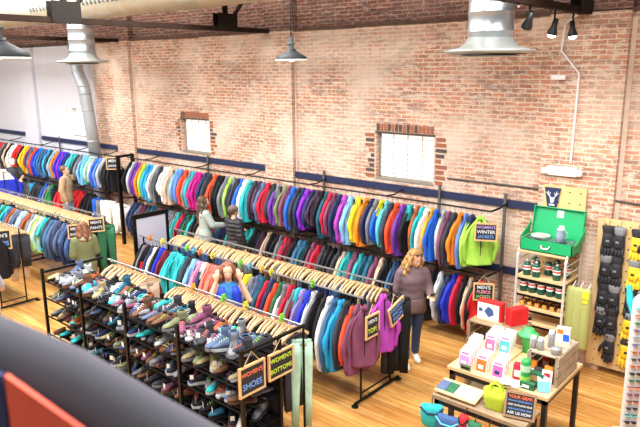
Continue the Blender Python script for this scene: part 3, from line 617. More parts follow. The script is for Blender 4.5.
def shoe_parts(kind):
    def sec(y, w_, z0, z1, n=12, top=.6):
        out = []
        for k in range(n):
            a = 2*pi*k/n; out.append((w_*cos(a)*(1 if sin(a) < 0 else top+(1-top)*abs(cos(a))), y, z0+(z1-z0)*(.5+.5*sin(a))))
        return out
    so = MB(); so.loft([[(w_*cos(2*pi*k/12), y, z) for k in range(12)] for y, w_, z in ()]) if False else None
    outl = [(-.13, .022), (-.12, .032), (-.06, .034), (0, .034), (.06, .044), (.1, .042), (.13, .026), (.138, .012)]
    poly = [(w_, y) for y, w_ in outl]+[(-w_, y) for y, w_ in outl[::-1]]
    so.prism(poly, 0, .024 if kind != 'sandal' else .02, 'xy')
    up = MB(); P_ = {}
    if kind == 'sneaker':
        up.loft([sec(y, w_, .022, z) for y, w_, z in ((-.128, .022, .08), (-.11, .031, .095), (-.06, .032, .088), (-.01, .032, .09), (.03, .036, .08), (.08, .041, .06), (.115, .034, .048), (.134, .014, .036))])
    elif kind == 'boot':
        up.loft([sec(y, w_, .022, z) for y, w_, z in ((-.128, .024, .08), (-.1, .034, .1), (-.04, .035, .12), (.01, .036, .11), (.05, .04, .08), (.09, .042, .062), (.12, .034, .05), (.135, .015, .038))])
        up.loft([[(.036*cos(a)*s, -.065+.05*sin(a)*s, z) for a in [2*pi*k/12 for k in range(12)]] for z, s in ((.06, 1), (.1, .95), (.14, .92), (.175, .98), (.175, .7), (.12, .6))])
    elif kind == 'clog':
        up.loft([sec(y, w_, .022, z) for y, w_, z in ((-.01, .036, .085), (.03, .04, .082), (.08, .043, .062), (.12, .034, .05), (.135, .015, .038))])
    else:
        for y, h in ((.07, .045), (.035, .052), (-.04, .06), (-.1, .045)): up.tube([(-.042, y, .015), (-.036, y+.004, h*.8), (0, y+.01, h), (.036, y+.004, h*.8), (.042, y, .015)], .008, 6)
        up.tube([(-.03, -.1, .045), (-.034, 0, .055), (-.02, .06, .046)], .006, 5); up.tube([(.03, -.1, .045), (.034, 0, .055), (.02, .06, .046)], .006, 5)
    P_['sole'] = so.mesh('sole'); P_['upper'] = up.mesh('upper', True)
    la = MB()
    if kind in ('sneaker', 'boot'):
        for k in range(4): y = .0+k*.02; z = (.1 if kind == 'sneaker' else .118)-k*.011; la.tube([(-.02, y, z-.008), (0, y, z), (.02, y, z-.008)], .003, 4)
        P_['laces'] = la.mesh('laces')
        op = MB(); zt = .094 if kind == 'sneaker' else .176
        op.lathe((0, -.065, zt-.012), [(0, 0), (.024, 0), (.026, .014), (0, .014)], 12); P_['lining'] = op.mesh('lining')
    P_['price_tag'] = MB().box(-.02, .02, .1, .102, .05, .1).mesh('price_tag')
    return P_
SHOE = {k: shoe_parts(k) for k in ('sneaker', 'boot', 'clog', 'sandal')}
SC = ['charcoal', 'grey', 'black', 'brown', 'khaki', 'charcoal', 'grey', 'black', 'light grey', 'olive', 'brown', 'navy', 'slate blue', 'dark plum', 'black', 'plum', 'deep teal', 'charcoal', 'black', 'rust', 'brown', 'grey', 'teal', 'khaki', 'charcoal']
NK = {'sneaker': 'low sneaker', 'boot': 'laced hiking boot', 'clog': 'clog', 'sandal': 'strappy sandal'}
cnt = 0
LV = ['lowest', 'second lowest', 'middle', 'second highest', 'top']
def shoe(kind, c, loc, rz, lab, tagged, sc=1.0, tilt=0, sole=None):
    t = thing('shoe', lab, 'shoe', loc, 0, 'shoes on the shoe rack'); t.rotation_euler = (tilt, 0, rz); t.scale = (sc,)*3
    P_ = SHOE[kind]; link('sole', P_['sole'], sole or fab(random.choice(['black', 'light grey', 'charcoal', 'black', 'grey', 'brown'])), t); link('upper', P_['upper'], fab(c), t)
    if 'laces' in P_: link('laces', P_['laces'], fab(random.choice(['white', 'black', 'grey', 'lime', 'coral'])), t); link('lining', P_['lining'], fab('black'), t)
    if tagged: link('price_tag', P_['price_tag'], TAG, t)
for li, z in enumerate(SH):
    rows_ = (-.17, .1)
    for ry, yy in enumerate(rows_):
        n = 36 if li > 1 else 26
        for i in range(n):
            x = SX0+.12+(SX1-SX0-.24)*(i+.5)/n
            if li < 4 and abs(((x-SX0)/((SX1-SX0)/4)+.5) % 1-.5)*((SX1-SX0)/4) < .05: continue
            if li < 2 and x > -6 and False: continue
            kind = random.choice(['sneaker', 'sneaker', 'boot', 'sandal', 'sneaker', 'clog'])
            if li == 4 and ry == 0 and x > -5.0: kind = 'boot'
            c = random.choice(SC)
            if li == 4 and -7.7 < x < -7.45 and ry == 0: c = 'sky blue'
            if li == 4 and x > -5.0: c = random.choice(['charcoal', 'grey', 'slate blue'])
            if li == 4 and -5.6 < x < -5.3: c = 'plum'
            where = '%s shoe rack shelf%s' % (LV[li], (', front row' if ry == 0 else ', back row') if 1 else '')
            rz = pi+random.uniform(-.9, .9) if ry == 0 else random.uniform(-.5, .5)+pi
            shoe(kind, c, (x, 4.2+yy+.0, z), rz, '%s %s, %s slot from right, %s' % (c, NK[kind], ordi(n-i), where), random.random() < .45, random.uniform(1.05, 1.25))
# hangers with trousers behind the shoes
row(spread(['black', 'charcoal', 'navy', 'black', 'maroon', 'beige'], -6.75, -4.5, .062, 77), 4.8, 1.42, ['trousers'], 'rail behind the shoes', 'trousers behind the shoe rack', True, 4, maxsx=1)
row(spread(['black', 'charcoal', 'beige', 'tan'], -8.3, -7.3, .1, 78), 4.8, 1.42, ['trousers'], 'rail behind leftmost shoes', 'trousers behind the left of the shoe rack', True, 4, maxsx=1)
garment('trousers', 'mint', (-4.46, 4.8, 1.42), rad(-48), "pale mint leggings hanging under the women's bottoms sign", 'trousers', None, 1, 1).scale.y = .7
#END1

# ------------------------------------------------------------------ people
def rings_torso(prof):
    return [[(w_*cos(2*pi*k/20), y0+d*sin(2*pi*k/20), z) for k in range(20)] for z, w_, d, y0 in prof]
class Human:
    def __init__(s, lab, loc, face, h=1.7, arms=None, legs=None, head=(0, 0), lean=0, skin=SKIN):
        """face: world direction (dx, dy) looked at; arms: {side: (elbow, wrist, finger direction)} in the body frame"""
        s.t = thing('person', lab, 'person', loc, math.atan2(-face[0], face[1])); k = h/1.7; s.t.scale = (k, k, k); s.head = head
        s.arms = arms or {}
        for sd in (-1, 1):
            s.arms.setdefault(sd, ((sd*.235, -.02, 1.12), (sd*.25, .06, .88), (0, .15, -1)))
        s.legs = legs or {sd: ((sd*.10, .02, .48), (sd*.11, -.02, .085)) for sd in (-1, 1)}
        b = MB()
        b.loft(rings_torso([(.80, .12, .08, -.01), (.86, .165, .11, -.01), (.93, .165, .11, -.01), (1.05, .13, .09, 0), (1.14, .135, .095, 0), (1.25, .155, .11, .005), (1.34, .165, .1, 0), (1.4, .13, .075, -.01), (1.43, .07, .06, -.01)]))
        b.limb([(0, -.015, 1.38), (0, -.005, 1.47), (0, .01, 1.53)], [.062, .05, .05])
        for sd in (-1, 1):
            e, w_, hd = s.arms[sd]; sh = (sd*.165, -.005, 1.375)
            b.limb([sh, e], [.052, .04]); m_ = [(a+c)/2 for a, c in zip(e, w_)]; b.limb([e, m_, w_], [.039, .036, .026])
            s.hand(b, Vector(w_), Vector(hd).normalized(), sd)
            kn, an = s.legs[sd]; b.limb([(sd*.085, 0, .86), ((kn[0]+sd*.085)/2, kn[1]/2+.01, .68), kn], [.088, .074, .055]); b.limb([kn, (an[0], (kn[1]+an[1])/2-.015, (kn[2]+an[2])/2+.06), an], [.054, .05, .034])
            b.limb([(an[0], an[1]-.02, an[2]-.045), (an[0]+sd*.01, an[1]+.09, an[2]-.055), (an[0]+sd*.015, an[1]+.15, an[2]-.062)], [.034, .032, .022])
        H_ = s.HM = Matrix.Translation((0, 0, 1.5)) @ Euler((head[1], 0, head[0])).to_matrix().to_4x4() @ Matrix.Translation((0, 0, -1.5))
        b.M = H_
        b.ell((0, -.005, 1.615), (.074, .092, .088), 16, 10); b.ell((0, .022, 1.55), (.056, .068, .066), 14, 8); b.ell((0, .06, 1.51), (.026, .025, .022))
        b.limb([(0, .088, 1.6), (0, .1, 1.565)], [.011, .015], 8); b.ell((0, .082, 1.56), (.022, .018, .012), 8, 6)
        for sd in (-1, 1): b.ell((sd*.076, -.005, 1.585), (.012, .02, .033), 8, 6); b.ell((sd*.03, .075, 1.575), (.02, .012, .018), 8, 6)
        b.ell((0, .089, 1.532), (.025, .009, .009), 8, 6)
        link('body', b.remesh('person_body', .0085, 3), skin, s.t)
        for sd in (-1, 1):
            q = MB(); q.M = H_; q.ell((sd*.03, .083, 1.6), (.013, .008, .0075), 10, 6); q.k = 1; q.ell((sd*.03, .0895, 1.6), (.006, .003, .006), 8, 6)
            link('eye', q, [WHP, mat('iris', '3a2c22', .3)], s.t)
            q = MB(); q.M = H_; q.tube([(sd*.014, .091, 1.617), (sd*.03, .091, 1.624), (sd*.048, .079, 1.617)], .0035, 6); link('eyebrow', q, mat('brow', '6a4830', .8), s.t)
        q = MB(); q.M = H_; q.ell((0, .0945, 1.536), (.02, .006, .0045), 10, 6); q.ell((0, .0945, 1.529), (.017, .007, .005), 10, 6); link('mouth', q, mat('lips', 'c86a62', .5), s.t)
    def hand(s, b, w_, d, sd):
        up = Vector((0, 0, 1)) if abs(d.z) < .8 else Vector((0, 1, 0)); x = d.cross(up).normalized(); n = x.cross(d).normalized()
        b.limb([w_, w_+d*.04, w_+d*.085], [.026, .034, .033], 10); b.limb([w_+d*.04+x*.018, w_+d*.08+x*.026], [.02, .017], 8); b.limb([w_+d*.04-x*.018, w_+d*.08-x*.026], [.02, .017], 8)
        for i, (o, l) in enumerate(((-.034, .065), (-.012, .076), (.011, .072), (.033, .055))):
            p = w_+d*.085+x*o; b.limb([p, p+d*l*.5-n*.004, p+d*l*.8-n*.02, p+d*l-n*.036], [.0098, .0092, .0085, .008], 8)
        th = x*(-sd); p = w_+d*.025+th*.025; b.limb([p, p+d*.03+th*.03, p+d*.06+th*.034-n*.012], [.014, .0115, .0095], 8)
    def top(s, mt, name='jacket', z0=.84, long=True, g=.022, thick=0, open_=False, sleeves=True, half=False, disp=None):
        b = MB(); P_ = [(z0, .175, .125, -.008), (.93, .18, .125, -.008), (1.05, .15, .11, 0), (1.14, .15, .112, 0), (1.25, .168, .125, .005), (1.34, .175, .115, 0), (1.405, .14, .088, -.01), (1.45, .075, .068, -.01)]
        P_ = [p for p in P_ if p[0] >= z0]; P_[0] = (z0, P_[0][1], P_[0][2], P_[0][3])
        b.loft(rings_torso([(z, w_+g-.01+thick, d+g-.01+thick, y) for z, w_, d, y in P_]))
        if sleeves:
            for sd in (-1, 1):
                e, w_, hd = s.arms[sd]; sh = (sd*.165, -.005, 1.375); a = Vector(w_); E_ = Vector(e); r = g+thick
                if half: q = Vector(sh).lerp(E_, .62); b.limb([sh, q], [.055+r, .05+r])
                else: b.limb([sh, e], [.053+r, .043+r]); b.limb([e, E_.lerp(a, .92)], [.043+r, .03+r*.9])
        return link(name, b.remesh('clothing', .011, 4, disp), mt, s.t)
    def collar(s, mt, z=1.44, r=.075):
        link('collar', MB().loft([[(rr*cos(a), -.008+rr*sin(a), zz) for a in [2*pi*k/20 for k in range(20)]] for rr, zz in ((r+.012, z-.02), (r, z+.035), (r-.01, z+.035), (r-.004, z-.02))]).mesh('c', True), mt, s.t)
    def trousers(s, mt, name='trousers', cuff=.0, g=.014):
        b = MB(); b.loft(rings_torso([(.8, .14, .1, -.01), (.87, .18, .122, -.01), (.95, .178, .122, -.01), (1.02, .155, .105, 0)]))
        for sd in (-1, 1):
            kn, an = s.legs[sd]; a = Vector(kn).lerp(Vector(an), 1-cuff)
            b.limb([(sd*.085, 0, .86), ((kn[0]+sd*.085)/2, kn[1]/2+.01, .68), kn], [.09+g, .076+g, .057+g]); b.limb([kn, tuple(Vector(kn).lerp(a, .5)+Vector((0, -.012, .0))), tuple(a)], [.056+g, .052+g, .044+g])
        link(name, b.remesh('trousers', .012, 3), mt, s.t)
    def shoes(s, mt):
        for sd in (-1, 1):
            kn, an = s.legs[sd]; b = MB(); x, y, z = an[0], an[1], an[2]-.085
            outl = [(-.08, .03), (-.03, .038), (.04, .04), (.1, .05), (.16, .045), (.195, .025)]
            b.loft([[(x+sd*.01+w_*cos(2*pi*k/12), y+yy, z+.004+(hh*(.5+.5*sin(2*pi*k/12)))) for k in range(12)] for (yy, w_), hh in zip(outl, (.085, .1, .095, .075, .06, .04))])
            link('shoe', b.mesh('shoe', True), mt, s.t)
    def hair(s, mt, strands, cap=1.0, name='hair', vox=.008, wave=.006):
        b = MB(); b.M = s.HM; b.ell((0, -.034, 1.637), (.086*cap, .09*cap, .088*cap), 18, 10)
        for pts, R_ in strands: b.limb(pts, R_, 8)
        def dsp(co):
            a = math.atan2(co.y, co.x); return (wave*sin(co.z*55+a*2)*cos(a), wave*sin(co.z*48+a*9), 0)
        link(name, b.remesh('hair', vox, 2, dsp), mt, s.t)
def hairmat(n, c): return mat('hair_'+n, c, .5, noise=.35, scale=40, bump=.4)
def long_hair(l, w_=1.0, front=True):
    st = []
    for sd in (-1, 1):
        st.append(([(sd*.05, .0, 1.695), (sd*.088, .015, 1.62), (sd*.1*w_, .03, 1.53), (sd*.115*w_, .04 if front else -.03, 1.53-l*.45), (sd*.1*w_, .06 if front else -.06, 1.53-l)], [.022, .024, .032*w_, .042*w_, .028]))
        st.append(([(sd*.06, -.05, 1.66), (sd*.085, -.05, 1.55), (sd*.095*w_, -.06, 1.53-l*.5), (sd*.07, -.07, 1.53-l)], [.04, .045, .05*w_, .035]))
    st.append(([(0, -.08, 1.66), (0, -.1, 1.53), (0, -.11, 1.53-l*.6), (0, -.1, 1.53-l*1.05)], [.05, .06*w_, .06*w_, .035])); return st
# blonde woman with phone
h = Human('blonde woman in mauve brown jacket and jeans looking at her phone', (-4.6, 7.3, 0), (.72, -.69), 1.7,
  arms={1: ((.235, -.02, 1.12), (.25, .05, .86), (0, .1, -1)), -1: ((-.235, .0, 1.13), (-.2, .24, 1.1), (.1, .95, .15))},
  legs={-1: ((-.09, -.06, .48), (-.09, -.12, .085)), 1: ((.1, .05, .48), (.1, .1, .085))}, head=(.45, -.4))
h.trousers(fab('navy') if 0 else mat('jeans', '2e4468', .8, noise=.15, bump=.2), 'jeans', cuff=.12); h.shoes(mat('canvas_white', 'e2e0da', .7))
MJ = mat('mauve_jacket', '6e5a60', .75, noise=.12, scale=6, bump=.3)
h.top(MJ, z0=.82, g=.028, disp=lambda c: (.003*sin(c.z*35+c.x*20), .003*sin(c.z*50), 0)); h.collar(MJ)
link('jacket_hem', MB().loft(rings_torso([(.8, .205, .155, -.008), (.84, .212, .16, -.008), (1.0, .19, .148, 0), (1.01, .18, .14, 0)])).mesh('hem', True), mat('brown_hem', '66504c', .75, noise=.12, bump=.2), h.t)
h.hair(hairmat('blonde', 'b08650'), long_hair(.26, 1.12), 1.06, wave=.01)
link('sunglasses', (lambda b: (setattr(b, 'M', h.HM), b.ell((-.035, .06, 1.7), (.026, .014, .014), 10, 6), b.ell((.035, .06, 1.7), (.026, .014, .014), 10, 6), b.tube([(-.09, .0, 1.67), (-.06, .05, 1.7), (.06, .05, 1.7), (.09, 0, 1.67)], .004, 6), b)[-1])(MB()), mat('dark_lens', '26201e', .2), h.t)
one('phone', MB().box(-.035, .035, -.004, .004, -.07, .07), BLKP, 'dark phone held in the hand of the blonde woman', 'phone', tuple(h.t.matrix_basis @ Vector((-.19, .36, 1.16))), (rad(-50), 0, h.t.rotation_euler.z))
# red haired woman
h = Human('red haired woman in bright blue vest lifting her hair with both hands', (-6.24, 5.3, 0), (.76, -.62), 1.66,
  arms={-1: ((-.28, .1, 1.19), (-.165, .04, 1.47), (.3, -.15, 1)), 1: ((.28, .1, 1.19), (.165, .04, 1.47), (-.3, -.15, 1))}, head=(0, -.1))
h.trousers(mat('jeans', '2e4468')); h.shoes(mat('canvas_white', 'e2e0da'))
h.top(mat('blue_crop_top', '2f7cb8', .75, noise=.1), 'crop_top', z0=1.06, g=.014, sleeves=False)
b = MB()
for sd in (-1, 1):
    pr_ = [(1.4, sd*.055, .15), (1.3, sd*.04, .205), (1.1, sd*.075, .2), (.86, sd*.1, .235)]
    out = [(x_*1.0, .125-.02*i, z) for i, (z, x_, xo) in enumerate(pr_)]
    b.loft([[(xi, .07, z), (xi, .135, z), (sd*xo*.8, .12, z), (sd*xo, 0, z), (sd*xo*.9, -.11, z), (0, -.145, z), (0, -.115, z), (sd*xo*.78, -.08, z), (sd*(xo-.03), 0, z), (sd*xo*.66, .085, z)] for z, xi, xo in [(a_, b_1, c_*.88) for a_, b_1, c_ in pr_]])
link('vest', b.mesh('vest', True), mat('bright_blue_vest', '1d3fd0', .6, noise=.12, bump=.3), h.t)
h.hair(hairmat('red', '8a5238'), long_hair(.22, 1.0, False), 1.04)
# two women seen from behind
h = Human('long haired woman in pale grey green jacket seen from behind', (-10.0, 7.95, 0), (.45, .9), 1.68, arms={1: ((.25, .1, 1.15), (.2, .34, 1.12), (0, 1, 0))})
h.trousers(fab('navy')); h.shoes(BLKP); h.top(mat('sage_jacket', 'a4b0ac', .75, noise=.1, bump=.25), z0=.8, g=.03); h.hair(hairmat('dark_brown', '54402e'), long_hair(.42, 1.05, False), 1.1)
h = Human('person in black quilted coat and grey knit hat seen from behind', (-9.05, 7.9, 0), (.1, 1), 1.62, arms={-1: ((-.26, .1, 1.12), (-.24, .34, 1.1), (0, 1, 0))})
h.trousers(fab('black')); h.shoes(BLKP); h.top(mat('black_quilt', '1f1f26', .6, bump=.3), 'coat', z0=.7, g=.045, disp=lambda c: (0, .008*sin(c.z*75), 0)); h.hair(hairmat('brown', '5c4a40'), [], 1.08)
b = MB(); b.M = h.HM; b.ell((0, -.015, 1.65), (.096, .108, .09), 16, 10); b.ell((0, -.01, 1.605), (.1, .112, .022), 16, 6); link('knit_hat', b.remesh('hat', .01, 2), mat('knit_grey', '6c625e', .9, bump=.5), h.t)
# man in tan shirt
h = Human('man in tan shirt reaching to the jackets by the white wall', (-15.72, 8.0, 0), (.75, .6), 1.76, arms={-1: ((-.26, .28, 1.4), (-.25, .5, 1.55), (0, 1, .3)), 1: ((.26, -.02, 1.12), (.27, .08, .88), (0, .1, -1))})
h.trousers(mat('light_jeans', '7c9cc0', .8, noise=.1)); h.shoes(BLKP); h.top(mat('tan_shirt', 'b09474', .8, noise=.1, bump=.2), 'shirt', z0=.82, g=.035); h.hair(hairmat('short_brown', '7a5636'), [], 1.05)
# person in white cap with blue banner
h = Human('person in dark T-shirt and white cap at the far left rail', (-18.75, 7.95, 0), (.8, -.2), 1.72, arms={-1: ((-.25, .1, 1.15), (-.12, .33, 1.1), (0, 1, 0)), 1: ((.25, .1, 1.15), (.14, .33, 1.1), (0, 1, 0))}, head=(0, -.5))
h.trousers(fab('charcoal')); h.shoes(BLKP); h.top(mat('dark_tee', '3c4048', .8, noise=.1), 'shirt', z0=.85, g=.025, half=True); h.hair(hairmat('brown', '5c4a40'), [], 1.03)
b = MB(); b.M = h.HM; b.ell((0, -.01, 1.655), (.09, .104, .07), 16, 10); b.ell((0, .11, 1.645), (.06, .06, .01), 12, 6); link('cap', b.remesh('cap', .009, 2), WHP, h.t)
garment('jacket', 'royal blue', (-17.95, 7.35, 1.62), rad(-22), 'royal blue jacket with white back panel held by the capped person', 'jacket', None, 1.2, 4, 'white', sz=1.3).scale = (1.3, 1.5, 1.35)
# person in olive jacket
h = Human('brown haired person in olive green jacket at the left rack end', (-10.22, 5.42, 0), (-.95, .1), 1.58, arms={sd: ((sd*.22, .0, 1.12), (sd*.08, .2, 1.15), (0, .8, .4)) for sd in (-1, 1)}, head=(0, -.25))
h.trousers(fab('charcoal')); h.shoes(BLKP); h.top(mat('olive_jacket', '6f7650', .8, noise=.14, bump=.25), z0=.72, g=.04); h.hair(hairmat('warm_brown', '7c4f34'), long_hair(.16, 1.0, False), 1.12)
link('hood', MB().ell((0, -.09, 1.42), (.13, .07, .06), 14, 8).mesh('hood', True), mat('hood_lining', 'a4a48c', .9, noise=.2), h.t)
# person at bottom left
h = Human('person in pale grey T-shirt cut off at the left photo edge', (-9.15, 3.28, 0), (-.9, .25), 1.66, head=(0, -.2), arms={-1: ((-.26, .12, 1.15), (-.2, .36, 1.1), (0, 1, 0)), 1: ((.26, .12, 1.15), (.2, .36, 1.1), (0, 1, 0))})
h.trousers(fab('navy')); h.shoes(BLKP); h.top(mat('pale_tee', 'b4b8c4', .8, noise=.08), 'shirt', z0=.84, g=.028, half=True); h.hair(hairmat('auburn', '6e3a2c'), long_hair(.12, 1, False), 1.1)
# foreground jacket on its hanger, close to the camera, standing on the mezzanine
DG = mat('slate_fabric', '4c4c56', .9, noise=.12, scale=3)
t = thing('hanging_coat', 'blurred dark grey jacket with orange red front in the near foreground', 'jacket', (-1.0, .38, 2.602), rad(40.9))
b = MB(); rg = []
for x in (-.34, -.33, -.28, -.15, 0, .12, .24, .36, .46, .47):
    zt = 3.818-.57*x-2.602+.012*sin(x*14); e = .5 if x in (-.34, .47) else 1
    pf = [(0, -.07), (.5, -.072), (zt-.2, -.07), (zt-.09, -.062), (zt-.035, -.045), (zt-.008, -.02), (zt, 0), (zt-.008, .02), (zt-.035, .045), (zt-.2, .06), (0, .06)]
    rg.append([(x, y*e, z) for z, y in pf])
b.loft(rg); link('sleeve', b.mesh('sleeve', True), DG, t)
b = MB(); b.prism([(.035, 1.155), (.14, 1.065), (.25, .96), (.32, .82), (.32, .2), (.035, .2)], -.078, -.066); link('front_panel', b, mat('orange_red_panel', 'e0604c', .8, noise=.08, scale=4), t)
b = MB(); b.prism([(-.3, 1.26), (.03, 1.155), (.03, .2), (-.3, .2)], -.077, -.066); link('inner_panel', b, mat('deep_navy', '2b3560', .85), t)

# ------------------------------------------------------------------ baker's rack with stove and propane
RW = mat('rack_white', 'dcdcd8', .35, metal=.3)
BX0, BX1, BY0, BY1 = -3.44, -2.78, 8.14, 8.7; cxx = (BX0+BX1)/2
t = thing('bread_rack', 'white metal rack with wooden shelves under the green camp stove', 'shelf', (cxx, BY0, 0)); hw = (BX1-BX0)/2; dp = BY1-BY0
for sx in (-1, 1):
    link('side_frame', MB().tube([(sx*hw, 0, 0), (sx*hw, 0, 1.66), (sx*hw, .04, 1.74), (sx*hw, .12, 1.76), (sx*hw, dp-.12, 1.76), (sx*hw, dp-.04, 1.74), (sx*hw, dp, 1.66), (sx*hw, dp, 0)], .018, 8), RW, t)
    for z in (.3, .52, .72, .92, 1.05, 1.14, 1.24, 1.36, 1.48, 1.6): link('side_rung', MB().tube([(sx*hw, 0, z), (sx*hw, dp, z)], .009, 6), RW, t)
SZ = [.5, .72, .93, 1.14, 1.37, 1.74]
for z in SZ: link('shelf_board', MB().box(-hw-.01, hw+.01, 0, dp, z-.025, z), OAK, t); 
for z in SZ[:-1]: link('shelf_edge', MB().box(-hw, hw, -.004, 0, z-.055, z-.026), BLK, t)
PG = mat('propane_green', '1f5a48', .35, metal=.2); RL = mat('label_red', 'd84a48', .5)
def propane(x, y, z, lab, grp):
    t = thing('propane_cylinder', lab, 'gas bottle', (x, y, z), random.uniform(-.4, .4), grp)
    link('tank', MB().lathe((0, 0, 0), [(.0, 0), (.046, 0), (.05, .01), (.05, .15), (.046, .17), (.03, .188), (.014, .195), (.014, .21), (0, .21)], 18).mesh('t', True), PG, t)
    link('label', MB().lathe((0, 0, 0), [(.0508, .085), (.0514, .085), (.0514, .145), (.0508, .145)], 18), TAG, t); link('label_band', MB().lathe((0, 0, 0), [(.0516, .105), (.052, .105), (.052, .132), (.0516, .132)], 18), RL, t)
    link('cap', MB().lathe((0, 0, .2), [(.0, 0), (.017, 0), (.017, .02), (0, .02)], 12), WHP, t)
for i, (x, y) in enumerate(((-3.34, .1), (-3.2, .08), (-3.25, .22), (-3.1, .26), (-2.99, .24), (-3.04, .42), (-2.93, .12), (-2.86, .3), (-3.34, .38))): propane(x, BY0+y, SZ[4], 'green propane cylinder on the upper shelf below the stove, %s from left' % ordi(sorted([-3.34, -3.2, -3.25, -3.1, -2.99, -3.04, -2.93, -2.86, -3.335]).index(x if i < 8 else -3.335)+1), 'propane cylinders')
for i in range(5): propane(-3.36+i*.125, BY0+.07, SZ[3], 'green propane cylinder in the tidy lower row, %s from left' % ordi(i+1), 'propane cylinders')
for i in range(5): propane(-3.35+i*.125, BY0+.25, SZ[3], 'green propane cylinder behind the tidy lower row, %s from left' % ordi(i+1), 'propane cylinders')
for i in range(12):
    x = -3.37+.53*(i//2)/5; y = BY0+.08+(i % 2)*.13
    t = thing('headlamp', 'yellow and black headlamp on the rack shelf, %s row, %s from left' % (('front', 'back')[i % 2], ordi(i//2+1)), 'headlamp', (x, y, SZ[2]), random.uniform(-.4, .4), 'yellow headlamps on the rack')
    link('housing', MB().loft([[(.035*s*cos(2*pi*k/10), .02*s*sin(2*pi*k/10), z) for k in range(10)] for z, s in ((0, .8), (.01, 1), (.045, 1), (.06, .7))]), mat('lamp_amber', 'eda02a', .4), t)
    link('strap', MB().tube([(-.035, 0, .03), (-.045, .05, .05), (0, .08, .06), (.045, .05, .05), (.035, 0, .03)], .01, 6), BLKP, t); link('lens', MB().ell((0, -.02, .03), (.014, .008, .014)), CHR, t)
t = thing('camp_lantern', 'small silver and black lamp alone on the low rack shelf', 'lantern', (-3.28, BY0+.1, SZ[1])); link('lamp_base', MB().lathe((0, 0, 0), [(0, 0), (.05, 0), (.05, .025), (0, .03)]), BLKP, t); link('globe', MB().ell((0, 0, .055), (.035, .035, .03)), CHR, t)
# camp stove
SG = mat('stove_green', '18a466', .35, noise=.04)
t = thing('camp_stove', 'open bright green folding camp stove on top of the white rack', 'stove', (-3.08, 8.36, 1.742)); t.scale = (1.1, 1.05, 1.08)
link('case', MB().box(-.32, .32, -.18, .18, 0, .012).box(-.32, .32, -.18, -.17, 0, .15).box(-.32, .32, .17, .18, 0, .15).box(-.32, -.31, -.18, .18, 0, .15).box(.31, .32, -.18, .18, 0, .15), SG, t)
link('burner_tray', MB().box(-.31, .31, -.17, .17, .11, .12), GAL, t)
for x in (-.15, .15):
    link('burner', MB().lathe((x, 0, .12), [(0, 0), (.05, 0), (.05, .012), (0, .016)]), BLK, t)
    g = MB()
    for k in range(5): g.box(x-.12, x+.12, -.12+k*.058, -.112+k*.058, .138, .144)
    g.box(x-.12, x-.112, -.12, .12, .132, .14).box(x+.112, x+.12, -.12, .12, .132, .14); link('grate', g, CHR, t)
link('latch', MB().tube([(-.05, -.185, .09), (-.04, -.2, .06), (.04, -.2, .06), (.05, -.185, .09)], .007, 6).box(-.06, -.03, -.19, -.18, .07, .1).box(.03, .06, -.19, -.18, .07, .1), CHR, t)
lid = MB(); a = rad(14); lid.M = Matrix.Translation((0, .18, .15)) @ Matrix.Rotation(-a, 4, 'X')
lid.box(-.32, .32, 0, .012, 0, .36).box(-.32, .32, -.05, 0, .348, .36).prism([(-.01, 0), (0, .36), (-.05, .36)], -.32, -.31, 'yz').prism([(-.01, 0), (0, .36), (-.05, .36)], .31, .32, 'yz')
link('lid', lid, SG, t)
for sx in (-1, 1):
    q = MB(); q.prism([(-.16, .14), (.18, .14), (.2, .33), (.12, .26)], sx*.345-.004, sx*.345+.004, 'yz'); link('wind_flap', q, SG, t)
q = MB(); q.M = lid.M; q.box(-.03, .05, -.006, 0, .24, .33); link('sticker', q, TAG, t)
q = MB(); q.M = lid.M; q.box(.02, .08, -.006, 0, .08, .14); link('sticker', q, TAG, t)
t = thing('camp_bowl', 'speckled white camp bowl on the green stove', 'bowl', (-3.22, 8.34, 1.898)); link('dish', MB().lathe((0, 0, 0), [(0, 0), (.06, 0), (.12, .035), (.13, .04), (.12, .042), (.05, .01), (0, .008)], 28).mesh('d', True), mat('enamel_white', 'dcdad4', .3, noise=.1, scale=90), t); link('contents', MB().lathe((0, 0, .02), [(0, 0), (.085, 0), (.08, .008), (0, .02)]), mat('bowl_grey', 'b4b0a8', .6, noise=.3, scale=60), t)
t = thing('camp_jug', 'grey blue enamel coffee jug on the green stove', 'jug', (-2.95, 8.34, 1.898)); link('jug_body', MB().lathe((0, 0, 0), [(0, 0), (.062, 0), (.058, .08), (.045, .15), (.048, .165), (.04, .165), (0, .14)], 22).mesh('j', True), mat('enamel_blue', '8fa0b4', .3, noise=.12, scale=90), t)
link('handle', MB().tube([(.044, 0, .145), (.09, 0, .13), (.095, 0, .07), (.058, 0, .04)], .008, 8), mat('enamel_blue', '8fa0b4'), t); link('rim', MB().lathe((0, 0, .16), [(.042, 0), (.05, 0), (.05, .01), (.042, .01)], 20), WHP, t)
# plywood boards, pennant, pads
pm = mat('pegboard_pine', 'e2c288', .6, noise=.1, scale=3)
def peg(x0, x1, z0, z1, lab, cols, rows):
    t = thing('peg_board', lab, 'pegboard', ((x0+x1)/2, D-.12, z0)); w_ = (x1-x0)/2; h = z1-z0
    link('panel', MB().box(-w_, w_, -.02, .012, 0, h), pm, t)
    g = MB()
    for i in range(cols):
        for j in range(rows): g.lathe((-w_+2*w_*(i+.5)/cols, -.021, h*(j+.5)/rows), [(0, 0), (.012, 0), (.012, .001), (0, .001)], 8, 'x') if False else g.box(-w_+2*w_*(i+.5)/cols-.009, -w_+2*w_*(i+.5)/cols+.009, -.0215, -.02, h*(j+.5)/rows-.009, h*(j+.5)/rows+.009)
    link('peg_holes', g, BLK, t); t['kind_note'] = ''; del t['kind_note']; return t
peg(-3.38, -2.79, 1.2, 2.57, 'plain pine pegboard behind the green camp stove', 4, 9)
t = peg(-2.58, -1.5, .09, 2.2, 'tall pine pegboard holding the gloves', 7, 14)
